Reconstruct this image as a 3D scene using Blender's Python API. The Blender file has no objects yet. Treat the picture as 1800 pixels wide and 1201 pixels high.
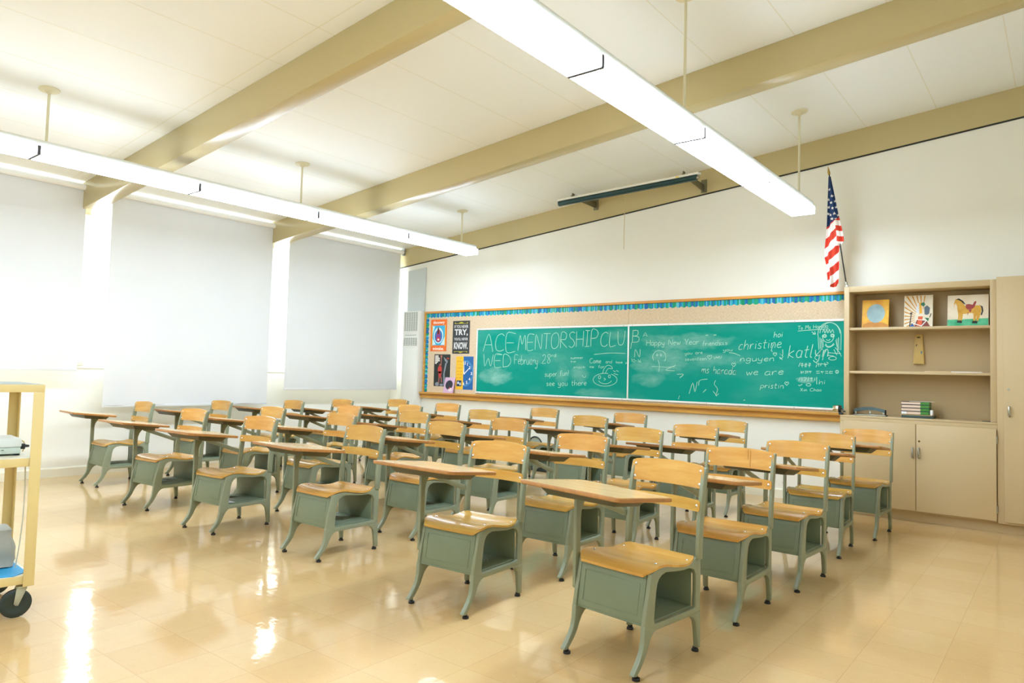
# Classroom with tablet-arm desks, chalkboards and roller blinds
import bpy, bmesh, math, random
from mathutils import Vector, Matrix
random.seed(7)
PI = math.pi
scene = bpy.context.scene
C = scene.collection

# ------------------------------------------------------------------ camera
YAW, PITCH, ROLL, FPX = -0.67122032, 0.04712629, 0.0263507, 1235.94
def setup_camera():
    cd = bpy.data.cameras.new('camera'); cam = bpy.data.objects.new('camera', cd); C.objects.link(cam)
    f = Vector((math.sin(YAW)*math.cos(PITCH), math.cos(YAW)*math.cos(PITCH), math.sin(PITCH)))
    r = Vector((math.cos(YAW), -math.sin(YAW), 0)); u = r.cross(f)
    r2 = r*math.cos(ROLL) + u*math.sin(ROLL); u2 = -r*math.sin(ROLL) + u*math.cos(ROLL)
    m = Matrix((r2, u2, -f)).transposed().to_4x4(); m.translation = Vector((0, 0, 1.22))
    cam.matrix_world = m
    cd.sensor_fit = 'HORIZONTAL'; cd.sensor_width = 36.0; cd.lens = FPX/1800*36.0
    cd.clip_start = 0.05; cd.clip_end = 200
    scene.camera = cam
setup_camera()

# ------------------------------------------------------------------ light, exposure
scene.view_settings.view_transform = 'Standard'; scene.view_settings.look = 'None'
scene.view_settings.gamma = 1.0; scene.view_settings.use_curve_mapping = False
scene.view_settings.exposure = EXPOSURE = 0.17
LAMP_L = 25.0           # fluorescent diffusers
SKY_L = 4.0            # bright overcast daylight outside
WINDOW_W = 60.0        # daylight arriving at each window
w = bpy.data.worlds.new('daylight'); scene.world = w; w.use_nodes = True
bg = w.node_tree.nodes['Background']; bg.inputs[0].default_value = (0.93, 0.97, 1.0, 1); bg.inputs[1].default_value = SKY_L
cy = scene.cycles
cy.max_bounces = 9; cy.diffuse_bounces = 5; cy.glossy_bounces = 4; cy.transmission_bounces = 6; cy.transparent_max_bounces = 12
cy.caustics_reflective = False; cy.caustics_refractive = False
cy.sample_clamp_indirect = 8.0
def window_light(y0, y1):
    ld = bpy.data.lights.new('daylight', 'AREA'); ld.shape = 'RECTANGLE'; ld.size = y1-y0; ld.size_y = 1.95
    ld.energy = WINDOW_W; ld.color = (0.95, 0.98, 1.0)
    o = bpy.data.objects.new('daylight', ld); C.objects.link(o); o.location = (-9.6, (y0+y1)/2, 2.2)
    o.rotation_euler = (0, -PI/2, 0)      # faces +X, into the room
    o.rotation_euler = Vector((1, 0, 0)).to_track_quat('-Z', 'Z').to_euler()
for yy in ((0.9, 3.0), (3.2, 5.3), (5.5, 7.5)): window_light(*yy)

# ------------------------------------------------------------------ helpers
def lin(c):
    return tuple(((v/255)/12.92 if v/255 <= .04045 else ((v/255+.055)/1.055)**2.4) for v in c) + (1.0,)
MATS = {}
class NT:
    def __init__(s, m): s.m = m; s.t = m.node_tree; s.n = s.t.nodes; s.b = s.n['Principled BSDF']
    def add(s, typ, **kw):
        x = s.n.new(typ)
        for k, v in kw.items():
            if k.startswith('i'): x.inputs[int(k[1:])].default_value = v
            else: setattr(x, k, v)
        return x
    def ln(s, a, b): s.t.links.new(a, b)
    def math(s, op, a, b=None, c=None):
        x = s.n.new('ShaderNodeMath'); x.operation = op
        for i, v in enumerate((a, b, c)):
            if v is None: continue
            if isinstance(v, (int, float)): x.inputs[i].default_value = v
            else: s.ln(v, x.inputs[i])
        return x.outputs[0]
    def mix(s, fac, a, b, mode='MIX'):
        x = s.n.new('ShaderNodeMix'); x.data_type = 'RGBA'; x.blend_type = mode
        if isinstance(fac, (int, float)): x.inputs[0].default_value = fac
        else: s.ln(fac, x.inputs[0])
        for i, v in ((6, a), (7, b)):
            if isinstance(v, tuple): x.inputs[i].default_value = v
            else: s.ln(v, x.inputs[i])
        return x.outputs[2]
    def noise(s, scale, detail=3, vec=None, rough=.5):
        x = s.add('ShaderNodeTexNoise'); x.inputs['Scale'].default_value = scale; x.inputs['Detail'].default_value = detail
        x.inputs['Roughness'].default_value = rough
        if vec is not None: s.ln(vec, x.inputs['Vector'])
        return x.outputs['Fac']
    def coord(s, kind='Object', scale=None, loc=None):
        x = s.add('ShaderNodeTexCoord'); v = x.outputs[kind]
        if scale or loc:
            mp = s.add('ShaderNodeMapping')
            if scale: mp.inputs['Scale'].default_value = scale
            if loc: mp.inputs['Location'].default_value = loc
            s.ln(v, mp.inputs['Vector']); v = mp.outputs[0]
        return v
    def bump(s, h, strength, dist=.01):
        x = s.add('ShaderNodeBump'); x.inputs['Strength'].default_value = strength; x.inputs['Distance'].default_value = dist
        s.ln(h, x.inputs['Height']); s.ln(x.outputs[0], s.b.inputs['Normal'])
    def ramp(s, fac, stops, const=False):
        x = s.add('ShaderNodeValToRGB'); cr = x.color_ramp
        if const: cr.interpolation = 'CONSTANT'
        while len(cr.elements) > 1: cr.elements.remove(cr.elements[-1])
        cr.elements[0].position = stops[0][0]; cr.elements[0].color = stops[0][1]
        for p, c in stops[1:]:
            e = cr.elements.new(p); e.color = c
        s.ln(fac, x.inputs[0]); return x.outputs[0]
def mat(name, col, rough=.5, metal=0.0, vary=.0, nscale=8, spec=.5, coat=0):
    if name in MATS: return MATS[name]
    m = bpy.data.materials.new(name); m.use_nodes = True; q = NT(m)
    c = lin(col); q.b.inputs['Base Color'].default_value = c
    q.b.inputs['Roughness'].default_value = rough; q.b.inputs['Metallic'].default_value = metal
    q.b.inputs['Specular IOR Level'].default_value = spec; q.b.inputs['Coat Weight'].default_value = coat
    q.b.inputs['Coat Roughness'].default_value = .12
    if vary > 0:
        f = q.noise(nscale, 4, q.coord())
        d = tuple(v*(1-vary) for v in c[:3]) + (1,)
        q.ln(q.mix(f, d, tuple(min(1, v*(1+vary*.6)) for v in c[:3]) + (1,)), q.b.inputs['Base Color'])
    MATS[name] = m; return m

class MB:
    """collects polygons; build() links them as one mesh object"""
    def __init__(s): s.v = []; s.f = []; s.mi = []; s.cur = 0
    def verts(s, vs): i = len(s.v); s.v += [tuple(x) for x in vs]; return i
    def face(s, idx): s.f.append(tuple(idx)); s.mi.append(s.cur)
    def box(s, x0, x1, y0, y1, z0, z1):
        x0, x1 = min(x0, x1), max(x0, x1); y0, y1 = min(y0, y1), max(y0, y1); z0, z1 = min(z0, z1), max(z0, z1)
        i = s.verts([(x0,y0,z0),(x1,y0,z0),(x1,y1,z0),(x0,y1,z0),(x0,y0,z1),(x1,y0,z1),(x1,y1,z1),(x0,y1,z1)])
        for q in ((3,2,1,0),(4,5,6,7),(0,1,5,4),(1,2,6,5),(2,3,7,6),(3,0,4,7)): s.face([i+k for k in q])
        return s
    def loft(s, rings, cap=True, closed=True):
        n = len(rings[0]); ids = [s.verts(r) for r in rings]
        for a, b in zip(ids, ids[1:]):
            for k in range(n if closed else n-1):
                k2 = (k+1) % n; s.face((a+k, a+k2, b+k2, b+k))
        if cap:
            s.face([ids[0]+k for k in range(n)][::-1]); s.face([ids[-1]+k for k in range(n)])
        return s
    def prism(s, poly, axis, a, b):
        """poly of 2D points extruded along axis ('x','y','z') from a to b"""
        def P(p, t):
            return {'x': (t, p[0], p[1]), 'y': (p[0], t, p[1]), 'z': (p[0], p[1], t)}[axis]
        return s.loft([[P(p, a) for p in poly], [P(p, b) for p in poly]])
    def ring_prism(s, outer, inner, axis, a, b):
        def P(p, t):
            return {'x': (t, p[0], p[1]), 'y': (p[0], t, p[1]), 'z': (p[0], p[1], t)}[axis]
        n = len(outer); oa, ob, ia, ib = [s.verts([P(p, t) for p in L]) for L, t in ((outer, a), (outer, b), (inner, a), (inner, b))]
        for k in range(n):
            j = (k+1) % n
            s.face((oa+k, oa+j, ia+j, ia+k)); s.face((ob+j, ob+k, ib+k, ib+j))
            s.face((oa+j, oa+k, ob+k, ob+j)); s.face((ia+k, ia+j, ib+j, ib+k))
        return s
    def cyl(s, p, q, r, r2=None, n=14, cap=True):
        p, q = Vector(p), Vector(q); r2 = r if r2 is None else r2
        d = (q-p).normalized(); a = d.orthogonal().normalized(); b = d.cross(a)
        R = [[tuple(c + (a*math.cos(2*PI*k/n) + b*math.sin(2*PI*k/n))*rr) for k in range(n)] for c, rr in ((p, r), (q, r2))]
        return s.loft(R, cap)
    def tube(s, pts, r, n=8):
        pts = [Vector(p) for p in pts]; rings = []; a = None
        for i, p in enumerate(pts):
            d = (pts[min(i+1, len(pts)-1)] - pts[max(i-1, 0)]).normalized()
            if a is None: a = d.orthogonal().normalized()
            a = (a - d*a.dot(d)).normalized(); b = d.cross(a); rr = r[i] if isinstance(r, (list, tuple)) else r
            rings.append([tuple(p + (a*math.cos(2*PI*k/n) + b*math.sin(2*PI*k/n))*rr) for k in range(n)])
        return s.loft(rings)
    def dome(s, c, d, r, h, n=10):
        c, d = Vector(c), Vector(d).normalized(); a = d.orthogonal().normalized(); b = d.cross(a); rings = []
        for t in (0, .35, .7, .95):
            rr = r*math.cos(t*PI/2)+.0002; hh = h*math.sin(t*PI/2)
            rings.append([tuple(c + d*hh + (a*math.cos(2*PI*k/n) + b*math.sin(2*PI*k/n))*rr) for k in range(n)])
        return s.loft(rings)
    def grid(s, fn, nu, nv, thick=None):
        """fn(u,v)->point; optional thickness vector function"""
        i = s.verts([fn(a/nu, b/nv) for b in range(nv+1) for a in range(nu+1)])
        for b in range(nv):
            for a in range(nu):
                k = i + b*(nu+1) + a; s.face((k, k+1, k+nu+2, k+nu+1))
        if thick:
            j = s.verts([thick(a/nu, b/nv) for b in range(nv+1) for a in range(nu+1)])
            for b in range(nv):
                for a in range(nu):
                    k = j + b*(nu+1) + a; s.face((k, k+nu+1, k+nu+2, k+1))
            per = [a for a in range(nu+1)] + [b*(nu+1)+nu for b in range(1, nv+1)] + [nv*(nu+1)+a for a in range(nu-1, -1, -1)] + [b*(nu+1) for b in range(nv-1, 0, -1)]
            for a, b in zip(per, per[1:]+per[:1]): s.face((i+b, i+a, j+a, j+b))
        return s
    def build(s, name, m, parent=None, smooth=False, bevel=0, seg=2, xf=None):
        me = bpy.data.meshes.new(name)
        vs = [tuple(xf @ Vector(v)) for v in s.v] if xf else s.v
        me.from_pydata(vs, [], s.f)
        for x in (m if isinstance(m, (list, tuple)) else [m]): me.materials.append(x)
        if max(s.mi or [0]) > 0: me.polygons.foreach_set('material_index', s.mi)
        bm = bmesh.new(); bm.from_mesh(me); bmesh.ops.recalc_face_normals(bm, faces=bm.faces)
        if bevel:
            es = [e for e in bm.edges if len(e.link_faces) == 2 and e.calc_face_angle(0) > .6]
            bmesh.ops.bevel(bm, geom=es, offset=bevel, segments=seg, affect='EDGES', profile=.5, clamp_overlap=True)
        bm.to_mesh(me); bm.free()
        if smooth or bevel:
            me.polygons.foreach_set('use_smooth', [True]*len(me.polygons))
            try: me.set_sharp_from_angle(angle=math.radians(38))
            except Exception: pass
        me.update()
        o = bpy.data.objects.new(name, me); C.objects.link(o)
        if parent: o.parent = parent
        return o
def tag(o, label=None, cat=None, group=None, kind=None):
    for k, v in (('label', label), ('category', cat), ('group', group), ('kind', kind)):
        if v: o[k] = v
    return o
def thing(name, label, cat, loc=(0, 0, 0), rz=0, group=None):
    o = bpy.data.objects.new(name, None); C.objects.link(o); o.location = loc; o.rotation_euler = (0, 0, rz)
    o.empty_display_size = .1
    return tag(o, label, cat, group)
def struct(o): o['kind'] = 'structure'; return o
def children(o): return list(o.children)
def copy_tree(o, parent=None):
    c = o.copy(); C.objects.link(c)
    if parent: c.parent = parent
    for ch in children(o): copy_tree(ch, c)
    return c
def arc(cx, cy, r, a0, a1, n=6):
    return [(cx+r*math.cos(math.radians(a0+(a1-a0)*i/n)), cy+r*math.sin(math.radians(a0+(a1-a0)*i/n))) for i in range(n+1)]
def round_poly(P, rs, n=5):
    out = []; N = len(P)
    for i in range(N):
        p = Vector(P[i]); a = (Vector(P[i-1])-p); b = (Vector(P[(i+1) % N])-p)
        r = rs[i] if isinstance(rs, (list, tuple)) else rs
        if r <= 0: out.append(tuple(p)); continue
        ang = a.angle(b); d = min(r/math.tan(ang/2), a.length*.48, b.length*.48)
        A, B = p + a.normalized()*d, p + b.normalized()*d
        for k in range(n+1):
            t = k/n; out.append(tuple(A*(1-t)**2 + p*2*t*(1-t) + B*t*t))
    return out
def text_mesh(txt, size, font_scale_x=1.0, bold=0.0, extrude=.0006):
    cu = bpy.data.curves.new('text', 'FONT'); cu.body = txt; cu.size = size; cu.extrude = extrude; cu.offset = bold
    cu.align_x = 'CENTER'; cu.align_y = 'CENTER'; cu.resolution_u = 2
    o = bpy.data.objects.new('text', cu); C.objects.link(o)
    dg = bpy.context.evaluated_depsgraph_get(); me = bpy.data.meshes.new_from_object(o.evaluated_get(dg))
    bpy.data.objects.remove(o)
    return me
def wall_text(txt, x, y, z, size, m, parent, wx=1.0, name='lettering', bold=0.0, width=None, height=None):
    """text standing on a plane that faces -Y, centred at x, z"""
    me = text_mesh(txt, size, bold=bold)
    xs = [v.co.x for v in me.vertices]; ys = [v.co.y for v in me.vertices]
    cx, cyy = (max(xs)+min(xs))/2, (max(ys)+min(ys))/2
    sx = wx if not width else width/(max(xs)-min(xs)); sy = 1 if not height else height/(max(ys)-min(ys))
    for v in me.vertices:
        a, b, c = v.co; v.co = (x+(a-cx)*sx, y-c, z+(b-cyy)*sy)
    me.materials.clear(); me.materials.append(m)
    o = bpy.data.objects.new(name, me); C.objects.link(o)
    if parent: o.parent = parent
    return o

# ------------------------------------------------------------------ materials of the room
def m_wall(name, col, rough=.55):
    m = mat(name, col, rough); q = NT(m); f = q.noise(2.2, 5, q.coord())
    c = lin(col); q.ln(q.mix(f, tuple(v*.955 for v in c[:3])+(1,), c), q.b.inputs['Base Color'])
    q.bump(q.noise(220, 2, q.coord()), .05, .002); return m
WALL = m_wall('cream_wall_paint', (242, 241, 230), .42)
WHITE = m_wall('white_window_paint', (242, 241, 232), .4)
BEAM = m_wall('tan_beam_paint', (196, 180, 132), .26)
BASE = m_wall('baseboard_paint', (236, 233, 213), .4)
def m_ceiling():
    m = mat('ceiling_board_paint', (244, 247, 246), .5); q = NT(m)
    tc = q.coord(); sp = q.add('ShaderNodeSeparateXYZ'); q.ln(tc, sp.inputs[0])
    def seam(src, off, per, wid):
        a = q.math('ADD', src, off); a = q.math('DIVIDE', a, per); a = q.math('FRACT', a)
        a = q.math('SUBTRACT', a, .5); a = q.math('ABSOLUTE', a); a = q.math('MULTIPLY', a, per)
        return q.math('LESS_THAN', a, wid/2)
    s = q.math('MAXIMUM', seam(sp.outputs[0], 20.486+.305, .61, .007), seam(sp.outputs[1], 20+.35, 2.44, .007))
    c = lin((244, 247, 246)); f = q.noise(1.5, 4, tc)
    base = q.mix(f, tuple(v*.97 for v in c[:3])+(1,), c)
    q.ln(q.mix(s, base, lin((232, 230, 216))), q.b.inputs['Base Color'])
    return m
CEIL = m_ceiling()
def m_floor():
    m = mat('waxed_vinyl_tile', (206, 166, 108), .12); q = NT(m)
    tc = q.coord(); sp = q.add('ShaderNodeSeparateXYZ'); q.ln(tc, sp.inputs[0])
    T = .3048
    ux = q.math('DIVIDE', q.math('ADD', sp.outputs[0], 30.48+.757), T); uy = q.math('DIVIDE', q.math('ADD', sp.outputs[1], 30.48-3.755), T)
    def seam(u):
        a = q.math('FRACT', u); a = q.math('SUBTRACT', a, .5); a = q.math('ABSOLUTE', a)
        return q.math('GREATER_THAN', a, .5-.0045)
    s = q.math('MAXIMUM', seam(ux), seam(uy))
    cb = q.add('ShaderNodeCombineXYZ'); q.ln(q.math('FLOOR', ux), cb.inputs[0]); q.ln(q.math('FLOOR', uy), cb.inputs[1])
    wn = q.add('ShaderNodeTexWhiteNoise'); q.ln(cb.outputs[0], wn.inputs['Vector'])
    c0 = q.mix(wn.outputs['Value'], lin((210, 175, 120)), lin((215, 183, 131)))
    f = q.noise(14, 6, tc, .7); c1 = q.mix(q.math('MULTIPLY', f, .5), c0, lin((200, 162, 104)))
    sp2 = q.noise(150, 2, tc); fl = q.math('GREATER_THAN', sp2, .70); c2 = q.mix(q.math('MULTIPLY', fl, .5), c1, lin((246, 232, 200)))
    fl2 = q.math('LESS_THAN', q.noise(110, 2, q.coord(loc=(5, 3, 1))), .30); c3 = q.mix(q.math('MULTIPLY', fl2, .35), c2, lin((160, 118, 66)))
    q.ln(q.mix(q.math('MULTIPLY', s, .32), c3, lin((150, 112, 66))), q.b.inputs['Base Color'])
    r = q.add('ShaderNodeMapRange'); r.inputs['From Min'].default_value = .3; r.inputs['From Max'].default_value = .7
    r.inputs['To Min'].default_value = .045; r.inputs['To Max'].default_value = .11; q.ln(q.noise(3.5, 5, tc, .6), r.inputs['Value'])
    q.ln(r.outputs[0], q.b.inputs['Roughness'])
    h = q.math('ADD', q.math('MULTIPLY', q.noise(8, 4, tc), 1.2), q.math('MULTIPLY', s, -.12))
    h = q.math('ADD', h, q.math('MULTIPLY', wn.outputs['Value'], .0))
    q.bump(h, .10, .012); q.b.inputs['IOR'].default_value = 1.5; q.b.inputs['Specular IOR Level'].default_value = .5
    q.b.inputs['Coat Weight'].default_value = .38; q.b.inputs['Coat Roughness'].default_value = .42
    return m
FLOOR = m_floor()
DARK = mat('black_gap', (32, 36, 30), .6)

XL, XR, YB, YF = -8.51, .80, -2.3, 7.614
zc = lambda x: 3.937 + .0935*x
zb = lambda x: 3.663 + .0943*x
# floor, ceiling, walls
struct(MB().box(XL-.3, XR+.2, YB-.2, YF+.3, -.12, 0).build('floor', FLOOR))
struct(MB().prism([(XL-.3, zc(XL-.3)), (XR+.2, zc(XR+.2)), (XR+.2, zc(XR+.2)+.15), (XL-.3, zc(XL-.3)+.15)], 'y', YB-.2, YF+.3).build('ceiling', CEIL))
struct(MB().prism([(XL-.3, 0), (XR+.2, 0), (XR+.2, zc(XR+.2)), (XL-.3, zc(XL-.3))], 'y', YF, YF+.2).build('wall_front', WALL))
struct(MB().prism([(XL-.3, 0), (XR+.2, 0), (XR+.2, zc(XR+.2)), (XL-.3, zc(XL-.3))], 'y', YB-.2, YB).build('wall_back', WALL))
struct(MB().box(XR, XR+.2, YB, YF, 0, zc(XR)).build('wall_right', WALL))  # unseen wall, set close in to bounce light onto the right side
# window wall: low wall, header, blind stretch towards the back, columns under the beams
lw = MB(); SILL, HEAD = 1.20, 3.03
lw.box(XL-.25, XL, YB, YF, 0, SILL)
lw.prism([(XL-.25, HEAD), (XL, HEAD), (XL, zc(XL)), (XL-.25, zc(XL-.25))], 'y', YB, YF)
lw.box(XL-.25, XL, YB, .72, SILL, HEAD)
struct(lw.build('wall_left', WALL))
BAYS = [(.72, 2.99), (3.13, 5.28), (5.42, YF)]
n = 1
for y in (3.06, 5.35):
    struct(MB().box(XL-.25, XL+.03, y-.07, y+.07, SILL, HEAD+.05).build('trim_%d' % n, WHITE, bevel=.004)); n += 1
# beams across the ceiling
for y0, y1 in ((.60, .75), (2.965, 3.115), (5.26, 5.425)):
    struct(MB().prism([(XL, zb(XL)), (XR, zb(XR)), (XR, zc(XR)), (XL, zc(XL))], 'y', y0, y1).build('trim_%d' % n, BEAM, bevel=.004)); n += 1
# half beam flush with the front wall and the dark joint below it
struct(MB().prism([(XL, zb(XL)), (XR, zb(XR)), (XR, zc(XR)), (XL, zc(XL))], 'y', 7.598, YF).build('trim_%d' % n, BEAM)); n += 1
struct(MB().prism([(XL, zb(XL)-.013), (XR, zb(XR)-.013), (XR, zb(XR)), (XL, zb(XL))], 'y', 7.604, YF).build('trim_%d' % n, DARK)); n += 1
# sill and small moulding under it
struct(MB().box(XL-.04, XL+.035, .7, YF, 1.225, 1.258).box(XL-.02, XL+.015, .7, YF, 1.165, 1.215).build('trim_%d' % n, WHITE, bevel=.004)); n += 1
# baseboards
def baseboard(name, poly_axis, a, b, at, sgn):
    P = [(at, 0), (at+sgn*.016, 0), (at+sgn*.016, .085), (at+sgn*.008, .1), (at, .1)]
    struct(MB().prism([(p[0], p[1]) for p in P], poly_axis, a, b).build(name, BASE))
baseboard('baseboard_left', 'y', YB, YF, XL, 1)
baseboard('baseboard_front', 'x', XL, -1.715, YF, -1)
baseboard('baseboard_right', 'y', YB, YF, XR, -1)

# windows: frame, mullions, panes
GLASS = bpy.data.materials.new('window_glass'); GLASS.use_nodes = True
_t = GLASS.node_tree; _t.nodes.remove(_t.nodes['Principled BSDF'])
_tr = _t.nodes.new('ShaderNodeBsdfTransparent'); _tr.inputs[0].default_value = (.95, .97, .96, 1)
_gl = _t.nodes.new('ShaderNodeBsdfGlossy'); _gl.inputs['Roughness'].default_value = .02
_mx = _t.nodes.new('ShaderNodeMixShader'); _mx.inputs[0].default_value = .07
_t.links.new(_tr.outputs[0], _mx.inputs[1]); _t.links.new(_gl.outputs[0], _mx.inputs[2]); _t.links.new(_mx.outputs[0], _t.nodes['Material Output'].inputs[0])
for k, (y0, y1) in enumerate(BAYS):
    e = bpy.data.objects.new('window_%d' % (k+1), None); C.objects.link(e); e.location = (XL-.12, (y0+y1)/2, SILL); struct(e)
    xf = Matrix.Translation(-Vector(e.location))
    f = MB(); fx0, fx1 = XL-.15, XL-.09; w_ = .05
    z0, z1 = 1.2581, HEAD
    f.box(fx0, fx1, y0, y0+w_, z0, z1).box(fx0, fx1, y1-w_, y1, z0, z1).box(fx0, fx1, y0+w_, y1-w_, z0, z0+w_).box(fx0, fx1, y0+w_, y1-w_, z1-w_, z1)
    ym = (y0+y1)/2
    f.box(fx0, fx1, ym-.02, ym+.02, z0+w_, z1-w_)
    f.box(fx0, fx1, y0+w_, ym-.02, 2.0, 2.04).box(fx0, fx1, ym+.02, y1-w_, 2.0, 2.04)
    f.build('window_frame', WHITE, e, xf=xf)
    for a, b in ((y0+w_, ym-.02), (ym+.02, y1-w_)):
        for c, d in ((z0+w_, 2.0), (2.04, z1-w_)):
            MB().box(fx0+.026, fx0+.031, a, b, c, d).build('pane', GLASS, e, xf=xf)

# roller blinds
def m_blind():
    m = bpy.data.materials.new('white_blind_fabric'); m.use_nodes = True; q = NT(m); t = m.node_tree
    tc = q.coord(); f = q.noise(1.3, 3, tc)
    col = q.mix(f, lin((224, 225, 225)), lin((233, 234, 233)))
    d = q.add('ShaderNodeBsdfDiffuse'); tl = q.add('ShaderNodeBsdfTranslucent'); mx = q.add('ShaderNodeMixShader', i0=.10)
    q.ln(col, d.inputs[0]); q.ln(col, tl.inputs[0]); q.ln(d.outputs[0], mx.inputs[1]); q.ln(tl.outputs[0], mx.inputs[2])
    bp = q.add('ShaderNodeBump'); bp.inputs['Strength'].default_value = .3; bp.inputs['Distance'].default_value = .01
    q.ln(q.noise(3, 3, q.coord(scale=(1, 1, .25))), bp.inputs['Height']); q.ln(bp.outputs[0], d.inputs['Normal'])
    t.links.new(mx.outputs[0], t.nodes['Material Output'].inputs[0]); return m
BLIND = m_blind(); ROLL_M = mat('white_roller_vinyl', (245, 245, 243), .35); STEEL = mat('steel_bracket', (150, 152, 148), .35, .8)
BX = -8.25
for (y0, y1, zbot, wave, lab) in ((.86, 3.015, 1.135, .006, 'white roller blind nearest the cart, ending level with the window sill'),
                             (3.24, 5.29, .745, .012, 'long white roller blind between the two columns, hanging lowest of the three'),
                             (5.50, 7.56, .935, .006, 'white roller blind nearest the chalkboard wall and the air unit')):
    zt = 3.105
    b = thing('roller_blind', lab, 'window blind', (BX, (y0+y1)/2, zbot), group=None); xf = Matrix.Translation(-Vector(b.location))
    def fn(u, v, dx=0):
        z = zbot+.02 + (zt-zbot-.02)*v; y = y0+.02 + (y1-y0-.04)*u
        return (BX - .03 + dx + wave*math.sin(u*9+v*3)*(1-v) + wave*.6*math.sin(u*23+1)*(1-v)**2, y, z)
    MB().grid(fn, 40, 30, lambda u, v: fn(u, v, -.0012)).build('shade', BLIND, b, smooth=True, xf=xf)
    MB().cyl((BX, y0, zt), (BX, y1, zt), .032, n=20).build('roller_tube', ROLL_M, b, smooth=True, xf=xf)
    MB().box(BX-.036, BX-.024, y0+.02, y1-.02, zbot, zbot+.028).build('bottom_bar', BLIND, b, xf=xf, bevel=.003)
    for yy in (y0-.012, y1+.002):
        MB().box(BX-.04, BX+.036, yy, yy+.01, zt-.05, zc(BX)-.001).build('bracket', STEEL, b, xf=xf)

# air unit in the corner
AIR = mat('white_air_unit_enamel', (236, 237, 230), .35); SLOT = mat('air_slot_shadow_grey', (120, 132, 124), .6)
a = thing('air_conditioner', 'tall white wall air unit with slotted grilles in the corner', 'air conditioner', (-7.96, 7.55, 0)); xf = Matrix.Translation(-Vector(a.location))
MB().box(-8.13, -7.785, 7.5, 7.6135, 0, 2.158).build('cabinet', AIR, a, bevel=.006, xf=xf)
def grille(x0, x1, z0, z1, nx, nz):
    g = MB(); dx = (x1-x0)/nx; dz = (z1-z0)/nz
    g.cur = 0; g.box(x0-.01, x1+.01, 7.494, 7.4999, z0-.01, z1+.01); g.cur = 1
    for i in range(nx):
        for j in range(nz):
            g.box(x0+(i+.12)*dx, x0+(i+.88)*dx, 7.4925, 7.4945, z0+(j+.25)*dz, z0+(j+.75)*dz)
    g.build('grille', [AIR, SLOT], a, xf=xf)
grille(-8.10, -7.80, 1.85, 2.14, 6, 18); grille(-8.10, -7.80, 1.625, 1.745, 6, 6); grille(-8.10, -7.80, .20, .47, 6, 12)
MB().box(-8.115, -7.80, 7.492, 7.4999, .52, 1.58).build('front_panel', AIR, a, bevel=.003, xf=xf)
MB().box(-8.08, -7.83, 7.496, 7.4999, 1.785, 1.79).build('label_strip', SLOT, a, xf=xf)
g = MB(); gm = mat('grey_foam_board', (205, 212, 210), .6, vary=.06, nscale=5)
g.loft([[(-8.135, 7.585, 2.16), (-7.765, 7.585, 2.16), (-7.765, 7.60, 2.16), (-8.135, 7.60, 2.16)], [(-8.13, 7.58, 2.80), (-7.76, 7.592, 2.835), (-7.76, 7.603, 2.835), (-8.13, 7.6, 2.80)]])
tag(g.build('foam_board', gm), 'pale grey board standing on top of the corner air unit', 'board')

# ------------------------------------------------------------------ pendant fluorescent lights
def m_lamp(name, k):
    m = bpy.data.materials.new(name); m.use_nodes = True; t = m.node_tree; t.nodes.remove(t.nodes['Principled BSDF'])
    e = t.nodes.new('ShaderNodeEmission'); e.inputs[0].default_value = (.84, 1.0, 1.2, 1); e.inputs[1].default_value = LAMP_L*k
    t.links.new(e.outputs[0], t.nodes['Material Output'].inputs[0]); return m
LAMP = m_lamp('lit_diffuser', 1.0); LAMPS = m_lamp('lit_diffuser_side', .50); HOUS = mat('lamp_housing_enamel', (225, 228, 222), .4); JOINT = mat('lamp_joint_grey', (84, 84, 92), .6)
ROD = mat('cream_rod_enamel', (226, 220, 190), .4)
def light_row(cx, joints, yend, rods, lab):
    t = thing('pendant_light', lab, 'ceiling light', (cx, (joints[0]+yend)/2, 2.80)); xf = Matrix.Translation(-Vector(t.location))
    P = joints + [yend]; hw = .108
    for a_, b_ in zip(P, P[1:]):
        prof = [(-hw+.004, 2.80), (hw-.004, 2.80), (hw, 2.804), (hw, 2.868), (-hw, 2.868), (-hw, 2.804)]
        g_ = MB(); g_.prism([(cx+p[0], p[1]) for p in prof], 'y', a_+.0118, b_-(.0118 if b_ != yend else 0)); g_.mi = [0, 0, 1, 1, 1, 0, 1, 1]
        g_.build('diffuser', [LAMP, LAMPS], t, xf=xf)
    for j in joints[1:]:
        MB().prism([(cx+p[0]*1.012, p[1]) for p in [(-hw+.003, 2.7985), (hw-.003, 2.7985), (hw, 2.802), (hw, 2.868), (-hw, 2.868), (-hw, 2.802)]], 'y', j-.0115, j+.0115).build('joint_strip', JOINT, t, xf=xf)
    MB().box(cx-.095, cx+.095, P[0], yend-.015, 2.8685, 2.918).build('housing', HOUS, t, bevel=.004, xf=xf)
    for ry in rods:
        r = MB().cyl((cx, ry, 2.918), (cx, ry, zc(cx)-.02), .0095, n=12).build('rod', ROD, t, smooth=True, xf=xf)
        k = MB(); rz = zc(cx); s = .0935
        def ringc(R, dz): return [(cx+R*math.cos(2*PI*i/20), ry+R*math.sin(2*PI*i/20), rz+s*R*math.cos(2*PI*i/20)-dz) for i in range(20)]
        k.loft([ringc(.075, .001), ringc(.072, .007), ringc(.03, .013), ringc(.014, .03), ringc(.012, .034)])
        k.build('canopy', ROD, r, smooth=True, xf=xf)
    return t
light_row(-6.24, [-1.92+.0, -.66, .61, 1.875, 3.14, 4.42, 5.70], 6.945, [-.37, 1.952, 4.273, 6.736], 'long lit pendant light row hanging nearer the window blinds')
light_row(-1.965, [-2.03, -.78, .485, 1.755, 3.026, 4.31, 5.577], 6.847, [-.37, 1.952, 4.225, 6.715], 'long lit pendant light row above the right side, crossing the top edge')

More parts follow.
